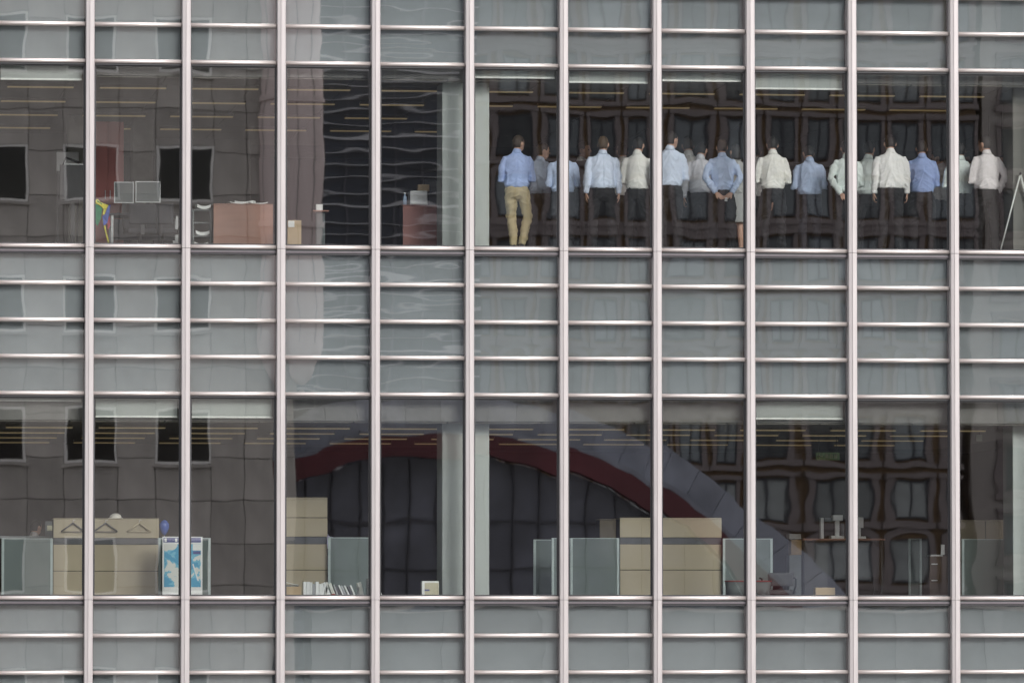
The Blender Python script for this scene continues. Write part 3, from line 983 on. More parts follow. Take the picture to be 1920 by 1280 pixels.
# leaning pole / easel on the far right
e0, e1 = W(1874, 468, 0.55), W(1896, 390, 0.55)
e1 = e0 + (W(1912, 327, 0.55) - e0)
es = empty('flipchart_easel', (e0.x, 0.52, ZF_U), 'thin pale easel leg leaning against the grey wall at far right', 'easel')
def bar3(name, a, b, r, m, parent):
    bm = bmesh.new()
    tube(bm, [a, b], r, 8)
    return link(name, finish(bm, name, True), m, parent)
tip = Vector((e1.x - e0.x, -0.02, e1.z - ZF_U))
bar3('leg', (0, 0, 0), tip, 0.013, RAIL, es)
bar3('leg', (2 * tip.x, 0.0, 0), tip, 0.018, RAIL, es)
bar3('rear_leg', (tip.x * 0.35, 0.5, 0), tip, 0.008, GREYBOX, es)
ball_bm = bmesh.new()
ball(ball_bm, tip, (0.022, 0.022, 0.03), 10, 6)
link('hinge', finish(ball_bm, 'easel_hinge', True), BLACK, es)
ws = W(1875, 229, 5.2)
sg = empty('wall_sign', (ws.x, 5.2, ws.z - 0.07), 'small pale square sign high on wall above the rightmost man', 'sign')
box('plate', (0, 0, 0.07), (0.13, 0.02, 0.14), mat('pale_sign', (0.5, 0.55, 0.45), 0.5), sg, 0.004)
box('wall_bracket', (0, 0.5, 0.07), (0.03, 1.0, 0.03), GREYBOX, sg)

# ------------------------------------------------------------------ furniture: lower office
def screen(name, u0, u1, vtop, d, label, post=True):
    xc, w = span(u0, u1, vtop, d)
    zt = W((u0 + u1) / 2, vtop, d).z
    t = empty(name, (xc, d, ZF_L), label, 'screen')
    H = zt - ZF_L
    box('frosted_panel', (0, 0, H / 2), (w - 0.06, 0.012, H - 0.02), FROST, t)
    for sx in (-1, 1):
        box('edge_post', (sx * (w / 2 - 0.02), 0, H / 2), (0.04, 0.035, H), FROST_EDGE, t, 0.004)
    box('top_rail', (0, 0, H - 0.006), (w - 0.08, 0.02, 0.012), FROST_EDGE, t)
    return t
screen('desk_screen', 3, 99, 1008.5, 2.0, 'frosted glass desk screen at left edge of lower office')
screen('desk_screen', 297, 395, 1008, 1.6, 'frosted glass screen right behind the blue poster')
screen('desk_screen', 615, 712, 1007, 2.0, 'frosted glass screen between tall beige cabinet and column, above the books')
screen('desk_screen', 1000, 1042, 1011, 3.0, 'narrow dim frosted screen just right of the column')
screen('desk_screen', 1034, 1068, 1008, 2.2, 'narrow frosted screen mostly hidden by the mullion near the column')
screen('desk_screen', 1069, 1161, 1008, 2.0, 'frosted screen left of the wide beige cabinet in centre')
screen('desk_screen', 1355, 1407, 1009, 2.0, 'frosted screen right of the wide beige cabinet in centre')
screen('desk_screen', 1412, 1448.5, 1009, 2.2, 'bright edged frosted screen above the grey bin')
screen('desk_screen', 1703, 1728, 1009, 6.0, 'distant dim frosted screen in second window from right, lower office')
screen('desk_screen', 1803, 1900, 1010, 2.0, 'frosted screen beside the right edge column of lower office')
cabinet('storage_cabinet', 100, 298, 973, 2.1, 0.5, BEIGE, ZF_L, 'wide beige cabinet with three coat hangers on it', 'cabinet', (1070,), (1008.5, 1020))
cabinet('storage_cabinet', 524, 614, 934, 2.1, 0.5, BEIGE, ZF_L, 'tall beige cabinet in fourth bay of the lower office', 'cabinet', (970, 1068), (1006, 1019))
cabinet('storage_cabinet', 1162, 1353, 972, 2.1, 0.5, BEIGE, ZF_L, 'wide beige cabinet bank right of centre in lower office', 'cabinet', (1068,), (1007.5, 1019.5))
cabinet('storage_cabinet', 1124, 1161, 974, 4.0, 0.5, BEIGE_SHADE, ZF_L, 'shadowed beige cabinet end behind the central frosted screen', 'cabinet', (), None)
cabinet('storage_cabinet', 1800, 1847, 976, 2.6, 0.5, BEIGE_SHADE, ZF_L, 'left shaded beige cabinet behind the frosted screen at right edge', 'cabinet', (), None)
cabinet('storage_cabinet', 1848, 1899, 976, 2.6, 0.5, BEIGE_SHADE, ZF_L, 'right shaded beige cabinet behind the frosted screen at right edge', 'cabinet', (), None)
# coat hangers hung on the cabinet front
HANGB = mat('dark_hanger', (0.09, 0.09, 0.095), 0.4)
HANGW = mat('pale_wood_hanger', (0.52, 0.45, 0.32), 0.6)
for uc, m_, lb in ((137, HANGB, 'leftmost dark coat hanger hooked on the wide beige cabinet'),
                   (198, HANGB, 'middle dark coat hanger hooked on the wide beige cabinet'),
                   (261, HANGW, 'pale wooden coat hanger, rightmost on the wide beige cabinet')):
    p = W(uc, 980, 2.06)
    hz0 = W(uc, 997, 2.06).z - p.z
    hw = 0.19
    h = empty('coat_hanger', (p.x, 2.055, p.z), lb, 'coat hanger', 'coat hangers on the beige cabinet')
    for sx in (-1, 1):
        bar3('shoulder', (0, 0, 0), (sx * hw, 0, hz0 + 0.01), 0.012, m_, h)
    bar3('trouser_bar', (-hw, 0, hz0 + 0.005), (hw, 0, hz0 + 0.005), 0.007, m_, h)
    bm = bmesh.new()
    tube(bm, [(0, 0, 0), (0, 0, 0.03)] + [(0.02 - 0.02 * math.cos(a), 0.0, 0.03 + 0.02 * math.sin(a)) for a in (0.6, 1.2, 1.8, 2.4)], 0.004, 6)
    link('hook', finish(bm, 'hanger_hook', True), SILVER, h)
# hat and ball on / beside that cabinet
hp = W(217, 972, 2.3)
hh = empty('hard_hat', (hp.x, 2.35, W(217, 973, 2.1).z + 0.017), 'white rounded hard hat on top of the wide beige cabinet', 'hat')
bm = bmesh.new()
ball(bm, (0, 0, 0.01), (0.10, 0.13, 0.075), 18, 12)
bmesh.ops.delete(bm, geom=[v for v in bm.verts if v.co.z < -0.002], context='VERTS')
bmesh.ops.holes_fill(bm, edges=bm.edges)
link('shell', finish(bm, 'hat_shell', True), mat('white_hat', (0.85, 0.83, 0.76), 0.4), hh)
bm = bmesh.new()
tube(bm, [(0, 0, 0.0), (0, 0, 0.010)], [(0.122, 0.155), (0.115, 0.148)], 20)
link('brim', finish(bm, 'hat_brim', True), MATS['white_hat'], hh)
bp = W(308, 988, 2.4)
bl_ = empty('balloon', (bp.x, 2.4, bp.z - 0.13), 'blue balloon beside the wide beige cabinet, above the poster', 'balloon')
bm = bmesh.new()
tube(bm, [(0, 0, z) for z in (0.0, 0.02, 0.06, 0.12, 0.18, 0.23, 0.25)], [0.01, 0.03, 0.058, 0.08, 0.078, 0.045, 0.01], 18)
link('skin', finish(bm, 'balloon_skin', True), mat('blue_rubber', (0.045, 0.12, 0.46), 0.25), bl_)
bar3('string', (0, 0, 0), (0.01, 0.0, -(bp.z - 0.13 - ZF_L)), 0.003, WHITE, bl_)
# small device with a pale screen
sp_ = W(94, 990, 3.0)
dv = empty('desk_phone', (sp_.x, 3.0, W(94, 1004, 3.0).z), 'small device with pale square screen left of the wide beige cabinet', 'device')
box('casing', (0, 0, 0.12), (0.16, 0.06, 0.24), GREYBOX, dv, 0.01)
box('screen', (0, -0.032, 0.13), (0.10, 0.008, 0.085), mat('pale_screen', (0.6, 0.6, 0.42), 0.4), dv)
dkx, dkz = desk('office_desk', -40, 104, 1004, 2.7, 0.9, ZF_L, 'desk behind the frosted screen at left edge of lower office')
dv.location.z = dkz
# the poster: a blue chart
POS = bpy.data.materials.new('chart_print')
POS.use_nodes = True
nt = POS.node_tree
b_ = nt.nodes['Principled BSDF']
b_.inputs['Roughness'].default_value = 0.35
tc = nt.nodes.new('ShaderNodeTexCoord')
nz = nt.nodes.new('ShaderNodeTexNoise')
nz.inputs['Scale'].default_value = 4.5
nz.inputs['Detail'].default_value = 4
nz.inputs['Distortion'].default_value = 0.6
cr = nt.nodes.new('ShaderNodeValToRGB')
cr.color_ramp.interpolation = 'CONSTANT'
cr.color_ramp.elements[0].color = (0.12, 0.38, 0.58, 1)
cr.color_ramp.elements[1].position = 0.47
cr.color_ramp.elements[1].color = (0.22, 0.52, 0.68, 1)
e_ = cr.color_ramp.elements.new(0.535)
e_.color = (0.70, 0.72, 0.68, 1)
nt.links.new(tc.outputs['Object'], nz.inputs['Vector'])
nt.links.new(nz.outputs['Fac'], cr.inputs['Fac'])
nt.links.new(cr.outputs['Color'], b_.inputs['Base Color'])
xq, wq = span(304.5, 379.5, 1060, 1.3)
zq0, zq1 = W(342, 1118.5, 1.3).z, W(342, 1005.5, 1.3).z
po = empty('wall_chart', (xq, 1.3, ZF_L), 'blue and white printed chart standing behind the second mullion', 'poster')
hq = zq1 - ZF_L
box('sheet', (0, 0, hq / 2), (wq, 0.012, hq), WHITE, po)
box('printed_area', (0, -0.0075, hq * 0.53), (wq - 0.05, 0.003, hq * 0.70), POS, po)
box('header_band', (-0.005, -0.0075, hq - 0.055), (wq - 0.04, 0.003, 0.075), mat('navy_print', (0.12, 0.13, 0.30), 0.5), po)
for x in (-0.27, -0.10, 0.09):
    box('header_emblem', (x, -0.0105, hq - 0.055), (0.035 if x < 0 else 0.07, 0.003, 0.055), WHITE, po)
box('legend_panel', (wq / 2 - 0.09, -0.0105, hq - 0.17), (0.13, 0.003, 0.10), WHITE, po)
box('legend_title', (wq / 2 - 0.09, -0.0105, hq - 0.255), (0.12, 0.003, 0.045), MATS['navy_print'], po)
box('route_line', (wq / 2 - 0.11, -0.0105, hq * 0.42), (0.02, 0.003, 0.28), WHITE, po, 0, (0, R(-18), 0))
for x in (-0.2, 0.02, 0.2):
    box('footer_block', (x, -0.0105, 0.045), (0.13, 0.003, 0.03), mat('mauve_print', (0.35, 0.28, 0.40), 0.5), po)
# books along the window ledge
ZLEDGE = ZF_L - 0.02
BK = [mat('book_%s' % n, c, 0.6) for n, c in (('white', (0.72, 0.75, 0.74)), ('grey', (0.35, 0.37, 0.38)), ('dark', (0.10, 0.10, 0.11)), ('pale', (0.60, 0.62, 0.58)))]
rb = random.Random(5)
adj = {0: 'white', 1: 'grey', 2: 'dark', 3: 'pale'}
def book(u, w_px, v_top, lean, ci, label, d=0.32):
    p = W(u, 1112, d)
    zt = W(u, v_top, d).z
    w = w_px / 118.0
    h = (zt - ZLEDGE) / math.cos(lean)
    t = empty('book', (p.x, d, ZLEDGE + abs(math.sin(lean)) * w / 2), label, 'book', 'books along the window ledge')
    t.rotation_euler = (0, lean, 0)
    cv = BK[ci]
    box('page_block', (0, 0.004, h / 2), (max(w - 0.008, 0.004), 0.145, h - 0.012), WHITE, t)
    for sx in (-1, 1):
        box('cover', (sx * (w / 2 - 0.0015), 0, h / 2), (0.003, 0.16, h), cv, t)
    box('spine', (0, -0.079, h / 2), (max(w - 0.0065, 0.003), 0.003, h), cv, t)
specs = [(571, 6, 1090, 0, 0), (577.5, 5.5, 1090, 0, 0), (583, 4, 1091, 0, 0), (588, 3.5, 1094, 0, 1), (594, 6, 1090, 0, 0), (600, 4.5, 1094, 0.0, 0),
         (605, 5, 1094, 0, 0), (610, 4, 1091, 0.08, 3), (619, 6, 1093, -0.42, 0), (628, 6, 1094, -0.36, 3), (635, 3, 1096, -0.36, 1),
         (640, 4, 1097, -0.40, 2), (646, 3, 1097, -0.42, 0), (651, 4, 1098, -0.45, 1), (657, 3, 1098, -0.45, 0), (662, 3.5, 1099, -0.40, 2),
         (667, 3, 1097, -0.40, 0), (672, 3, 1100, 0.0, 1), (679, 8, 1092, -0.22, 3), (690.5, 5, 1084, 0, 3)]
nm = {}
for j, (u, w_, v, ln, ci) in enumerate(specs):
    s = 'white' if ci in (0,) else adj[ci]
    state = 'leaning left' if ln < -0.1 else 'upright'
    nm[(state, s)] = nm.get((state, s), 0) + 1
    book(u, w_, v, ln, ci, '%s %s %s book from left in the ledge row' % (ORD[nm[(state, s)] - 1], state, s))
book(716, 4, 1102, -0.35, 0, 'single white leaning book left of the white carton by the column')
bw = W(625, 1112, 0.2)
fr = empty('red_tape_roll', (bw.x, 0.20, ZLEDGE), 'small red roll in front of the leaning books', 'tape roll')
bm = bmesh.new()
tube(bm, [(0, -0.025, 0.045), (0, 0.025, 0.045)], 0.043, 20, side=(1, 0, 0))
link('roll', finish(bm, 'roll', True), mat('red_plastic', (0.42, 0.06, 0.05), 0.5), fr)
bm = bmesh.new()
tube(bm, [(0, -0.03, 0.045), (0, 0.03, 0.045)], 0.018, 14, side=(1, 0, 0))
link('core', finish(bm, 'core', True), CARD, fr)
carton('cardboard_box', 537, 564, 1099, 1118, 0.3, 0.18, 'low tan cardboard box on ledge at left end of the book row', ZLEDGE)
carton('cardboard_box', 1529, 1566, 1101, 1119, 0.3, 0.2, 'tan cardboard box on ledge in the third lower bay from right', ZLEDGE, False)
# open folder above first box
pf = W(545, 1082, 0.6)
fo = empty('desk_tray', (pf.x, 0.62, ZLEDGE), 'dark letter tray with pale tilted sheet above the tan ledge box', 'tray')
for sx in (-1, 1):
    box('upright', (sx * 0.11, 0, 0.11), (0.01, 0.2, 0.22), GREYBOX, fo)
box('tray', (0, 0, 0.2), (0.24, 0.22, 0.05), GREYBOX, fo)
box('sheet', (0, -0.02, 0.25), (0.24, 0.2, 0.006), WHITE, fo, 0, (0, R(12), 0))
# white carton by the column
xw, ww = span(791, 823, 1100, 0.28)
zw = W(806, 1088.5, 0.28).z - ZLEDGE
wc = empty('white_carton', (xw, 0.36, ZLEDGE), 'white and cream carton on ledge in front of the column', 'box')
box('body', (0, 0, zw / 2), (ww, 0.16, zw), WHITE, wc, 0.008)
box('cream_side', (0.02, -0.0815, zw * 0.46), (ww - 0.05, 0.004, zw * 0.88), mat('cream_card', (0.55, 0.52, 0.38), 0.7), wc)
box('printed_mark', (-ww * 0.2, -0.085, zw * 0.5), (0.08, 0.004, 0.025), MATS['navy_print'], wc)
# bins, chair, desk at right
def bin_(u0, u1, vtop, d, label):
    xc, w = span(u0, u1, vtop, d)
    H = W((u0 + u1) / 2, vtop, d).z - ZF_L
    t = empty('waste_bin', (xc, d, ZF_L), label, 'bin')
    bm = bmesh.new()
    tube(bm, [(0, 0.15, 0), (0, 0.15, H)], [(w * 0.44, 0.13), (w * 0.5, 0.15)], 20)
    link('body', finish(bm, 'bin_body', True), GREYBOX, t)
    bm = bmesh.new()
    tube(bm, [(0, 0.15, H), (0, 0.15, H + 0.02)], [(w * 0.52, 0.16), (w * 0.52, 0.16)], 20)
    link('rim', finish(bm, 'bin_rim', True), mat('dull_red_rim', (0.28, 0.06, 0.06), 0.5), t)
bin_(1362, 1402, 1090, 1.0, 'grey bin with red rim right of the wide beige cabinet')
bin_(1408, 1449, 1090, 1.1, 'grey bin with red rim under the bright edged frosted screen')
c = W(1461, 1100, 1.5)
office_chair('office_chair', (c.x, 1.55, ZF_L - 0.0), R(160), 'low pale backed chair right of the grey bins', 0.10, mat('pale_chair_fabric', (0.10, 0.10, 0.10), 0.8), 0.22)
dk2, zd2 = desk('office_desk', 1506, 1660, 1009, 4.5, 0.8, ZF_L, 'reddish topped desk carrying white machine at right of lower office', REDWOOD, BLACK)
box('side_panel', (W(1530, 1060, 4.5).x - dk2.location.x, 0.08, (zd2 - ZF_L) / 2 - 0.03), (0.40, 0.03, zd2 - ZF_L - 0.08), BLACK, dk2)
def mach(u0, u1, v0, label, parts):
    xc, w = span(u0, u1, v0, 4.7)
    t = empty('desktop_machine', (xc, 4.75, zd2), label, 'machine')
    for nm_, c_, s_, m_ in parts(w, W((u0 + u1) / 2, v0, 4.7).z - zd2):
        box(nm_, c_, s_, m_, t, 0.008)
mach(1538, 1583, 965, 'white desktop machine with tall column and tapered stand', lambda w, H: [
    ('tower', (-w / 2 + 0.03, 0, H * 0.44), (0.055, 0.12, H * 0.88), WHITE), ('bracket', (-0.02, 0.02, H * 0.80), (w * 0.5, 0.06, 0.07), GREYBOX),
    ('head', (w * 0.22, 0, H * 0.88), (w * 0.42, 0.16, H * 0.24), WHITE), ('stem', (w * 0.22, 0, H * 0.42), (0.07, 0.08, H * 0.7), WHITE),
    ('base', (w * 0.2, 0, 0.025), (w * 0.55, 0.22, 0.05), WHITE), ('cover', (w * 0.46, 0.04, H * 0.4), (0.04, 0.1, H * 0.5), GREYBOX)])
mach(1606, 1619, 969, 'small white desk lamp shaped machine right of the mullion', lambda w, H: [
    ('head', (0, 0, H * 0.75), (w, 0.12, H * 0.5), WHITE), ('stem', (0, 0, H * 0.3), (0.04, 0.05, H * 0.5), WHITE), ('base', (0.02, 0, 0.02), (w * 1.3, 0.16, 0.04), WHITE)])
bk = empty('archive_box', (W(1491, 1020, 4.6).x, 4.6, ZF_L), 'brown archive boxes stacked on a stand with papers on top', 'box')
zz = W(1491, 1040, 4.6).z - ZF_L
box('stand', (0, 0.15, zz / 2), (0.20, 0.3, zz), GREYBOX, bk)
box('carton', (0.02, 0.15, zz + 0.13), (0.18, 0.28, 0.25), mat('brown_card', (0.30, 0.20, 0.09), 0.8), bk, 0.006)
box('paper_pile', (0.0, 0.15, zz + 0.31), (0.20, 0.28, 0.09), mat('grey_papers', (0.42, 0.42, 0.40), 0.8), bk, 0.01)
dr = empty('drawer_unit', (W(1762, 1060, 3.0).x, 3.0, ZF_L), 'dark drawer unit with pale pulls, second lower window from right', 'drawers')
zz = W(1762, 1042, 3.0).z - ZF_L
box('body', (0, 0.25, zz / 2), (0.34, 0.5, zz), mat('dark_brown_wood', (0.075, 0.05, 0.035), 0.6), dr, 0.006)
box('pale_top', (-0.04, 0.2, zz + 0.012), (0.2, 0.3, 0.024), SILVER, dr)
box('pull', (-0.09, -0.012, zz - 0.13), (0.10, 0.02, 0.018), SILVER, dr)
box('pull', (-0.09, -0.012, zz - 0.40), (0.10, 0.02, 0.018), SILVER, dr)
np_ = W(1768, 1024, 3.1)
nt_ = empty('paper_note', (np_.x, 3.12, ZF_L + zz + 0.024), 'upright white card on the dark drawer unit', 'card')
box('card', (0.0, 0, 0.085), (0.062, 0.012, 0.165), WHITE, nt_)
box('foot', (0.0, 0.02, 0.006), (0.062, 0.05, 0.012), WHITE, nt_)
# hanging exit sign and small wall sign
ex = W(1552, 855, 5.5)
xs2 = empty('exit_sign', (ex.x, 5.5, ex.z), 'dim green hanging exit sign with arrow, third lower window from right', 'sign')
box('housing', (0, 0, 0), (0.40, 0.05, 0.13), mat('dull_sign_green', (0.10, 0.17, 0.08), 0.6, emit=(0.35, 0.5, 0.2), estr=0.03), xs2, 0.006)
GLY = mat('sign_glyph', (0.45, 0.50, 0.28), 0.6)
box('arrow_shaft', (-0.125, -0.027, 0), (0.08, 0.004, 0.018), GLY, xs2)
for s_ in (-1, 1):
    box('arrow_head', (-0.155, -0.027, s_ * 0.014), (0.05, 0.004, 0.016), GLY, xs2, 0, (0, R(-45 * s_), 0))
for k in range(3):
    box('pictogram', (-0.02 + 0.075 * k, -0.027, 0), (0.055, 0.004, 0.075), GLY, xs2)
for sx in (-1, 1):
    zc_ = (ZL_L + 0.065 - ex.z - 0.06)
    box('hanger', (sx * 0.15, 0, 0.06 + zc_ / 2), (0.008, 0.008, zc_), BLACK, xs2)
ws = W(1836, 821, 4.0)
sg2 = empty('wall_sign', (ws.x, 4.0, ws.z - 0.06), 'small pale square sign hanging near right edge of lower office', 'sign')
box('plate', (0, 0, 0.06), (0.10, 0.02, 0.11), MATS['pale_sign'], sg2, 0.004)
box('hanger', (0, 0, 0.115 + (ZL_L + 0.065 - ws.z - 0.055) / 2), (0.012, 0.012, ZL_L + 0.065 - ws.z - 0.055), BLACK, sg2)

# ================================================================== people
def remesh(bm, voxel, smooth=4, name='body'):
    me = finish(bm, name)
    o = bpy.data.objects.new('tmp', me)
    COL.objects.link(o)
    md = o.modifiers.new('r', 'REMESH')
    md.mode = 'VOXEL'
    md.voxel_size = voxel
    md.use_smooth_shade = True
    if smooth:
        s = o.modifiers.new('s', 'SMOOTH')
        s.iterations = smooth
        s.factor = 0.5
    dg = bpy.context.evaluated_depsgraph_get()
    out = bpy.data.meshes.new_from_object(o.evaluated_get(dg))
    bpy.data.objects.remove(o)
    bpy.data.meshes.remove(me)
    out.name = name
    return out

def ridge(n):
    return 1.7 * max(0.0, 1.0 - 3.4 * abs(n)) ** 1.4 - 0.3

def wrinkle(me, seed, amp, fx_=6.0, fz=11.0, zfade=None):
    rs = random.Random(seed)
    off = Vector((rs.uniform(-30, 30), rs.uniform(-30, 30), rs.uniform(-30, 30)))
    n = len(me.vertices)
    nn = np.empty(n * 3)
    me.vertices.foreach_get('normal', nn)
    co = np.empty(n * 3)
    me.vertices.foreach_get('co', co)
    co = co.reshape(-1, 3)
    nn = nn.reshape(-1, 3)
    for i in range(n):
        x, y, z = co[i]
        s = 1 if x > 0 else -1
        w_ = 1.0
        if zfade:
            w_ = max(0.0, min(1.0, (zfade[1] - z) / (zfade[1] - zfade[0])))
        hem = max(0.25, min(1.0, (z - zfade[0] - 0.01) / 0.05)) if zfade else 1.0
        a = ridge(noise.noise(Vector((x * fx_ * 1.5 + z * 2.5 * s, y * fx_, z * fz * 0.33)) + off))
        b = ridge(noise.noise(Vector((x * fx_ * 0.8, y * fx_ * 0.8, z * fz * 1.5 + abs(x) * 8)) - off))
        c = noise.noise(Vector((x * 17, y * 17, z * 17)) + off)
        co[i] += nn[i] * amp * hem * ((0.45 + 0.35 * w_) * a + (0.15 + 0.75 * w_ * w_) * b * 0.8 + 0.30 * c - 0.25)
    me.vertices.foreach_set('co', co.reshape(-1))
    me.update()

SKINS = [mat('skin_%d' % k, c, 0.55, 0, 0.05, 20) for k, c in enumerate([(0.52, 0.31, 0.22), (0.46, 0.26, 0.18), (0.20, 0.105, 0.065)])]
HAIRS = {n: mat('hair_' + n, c, 0.6, 0, 0.3, 60, bump=0.5, bscale=120) for n, c in
         (('dark', (0.010, 0.008, 0.007)), ('brown', (0.045, 0.028, 0.017)), ('sandy', (0.085, 0.052, 0.026)), ('grey', (0.16, 0.15, 0.14)))}
def clothmat(name, col):
    return mat('cloth_' + name, col, 0.85, 0, 0.05, 9, bump=0.25, bscale=160)
SHIRT = {n: clothmat(n, c) for n, c in dict(
    blue=(0.36, 0.47, 0.76), midblue=(0.30, 0.40, 0.68), paleblue=(0.66, 0.75, 0.90), greyblue=(0.46, 0.53, 0.66), skyblue=(0.50, 0.61, 0.82),
    white=(0.86, 0.86, 0.84), cream=(0.86, 0.86, 0.81), mint=(0.74, 0.82, 0.79), pinkwhite=(0.78, 0.74, 0.74), stripe=(0.78, 0.80, 0.86),
    dim=(0.62, 0.63, 0.63), dimwarm=(0.60, 0.57, 0.55), lavender=(0.50, 0.48, 0.66), suit=(0.020, 0.020, 0.024), grey=(0.42, 0.43, 0.42),
    slate=(0.16, 0.15, 0.19)).items()}
TROU = {n: clothmat('trouser_' + n, c) for n, c in dict(black=(0.010, 0.0095, 0.011), navy=(0.012, 0.013, 0.02), grey=(0.022, 0.021, 0.024),
        khaki=(0.46, 0.38, 0.22), brown=(0.03, 0.025, 0.022), skirt=(0.40, 0.41, 0.40)).items()}
LEATHER = mat('black_leather', (0.02, 0.018, 0.016), 0.4)

ARMS = {  # elbow, wrist, hand direction for the +x side (mirrored for the other)
    'down': ((0.238, -0.025, 1.145), (0.252, 0.02, 0.895), (0.02, 0.10, -1)),
    'front': ((0.246, 0.035, 1.085), (0.045, 0.215, 1.09), (-0.9, 0.3, 0.15)),
    'pocket': ((0.285, -0.06, 1.16), (0.20, 0.02, 0.93), (-0.3, 0.3, -1)),
    'behind': ((0.272, -0.075, 1.165), (0.125, -0.165, 0.915), (-0.75, -0.12, -0.65)),
    'chin': ((0.22, 0.10, 1.20), (0.07, 0.22, 1.42), (-0.3, -0.1, 1)),
}

def hand(bm, wrist, d, nrm, side, s=1.0, flip=1):
    d = Vector(d).normalized()
    nrm = Vector(nrm)
    nrm = (nrm - d * nrm.dot(d)).normalized()
    sd = d.cross(nrm).normalized() * flip
    w = Vector(wrist)
    tube(bm, [w - d * 0.03, w + d * 0.02, w + d * 0.055, w + d * 0.095], [(0.027, 0.022), (0.034, 0.018), (0.043, 0.017), (0.040, 0.014)], 12, side=sd)
    for k, (o, ln) in enumerate(((-0.031, 0.062), (-0.0105, 0.076), (0.0105, 0.080), (0.031, 0.068))):
        b = w + d * 0.088 + sd * o
        m1 = b + d * ln * 0.52 + nrm * 0.006 + sd * o * 0.12
        m2 = m1 + d * ln * 0.34 + nrm * 0.026
        e = m2 + d * ln * 0.12 + nrm * 0.022
        tube(bm, [b, m1, m2, e], [0.0095, 0.009, 0.008, 0.0065], 8)
    b = w + d * 0.03 - sd * 0.030
    m1 = b + d * 0.035 - sd * 0.028 + nrm * 0.012
    e = m1 + d * 0.032 - sd * 0.008 + nrm * 0.012
    tube(bm, [b, m1, e], [0.013, 0.011, 0.008], 8)

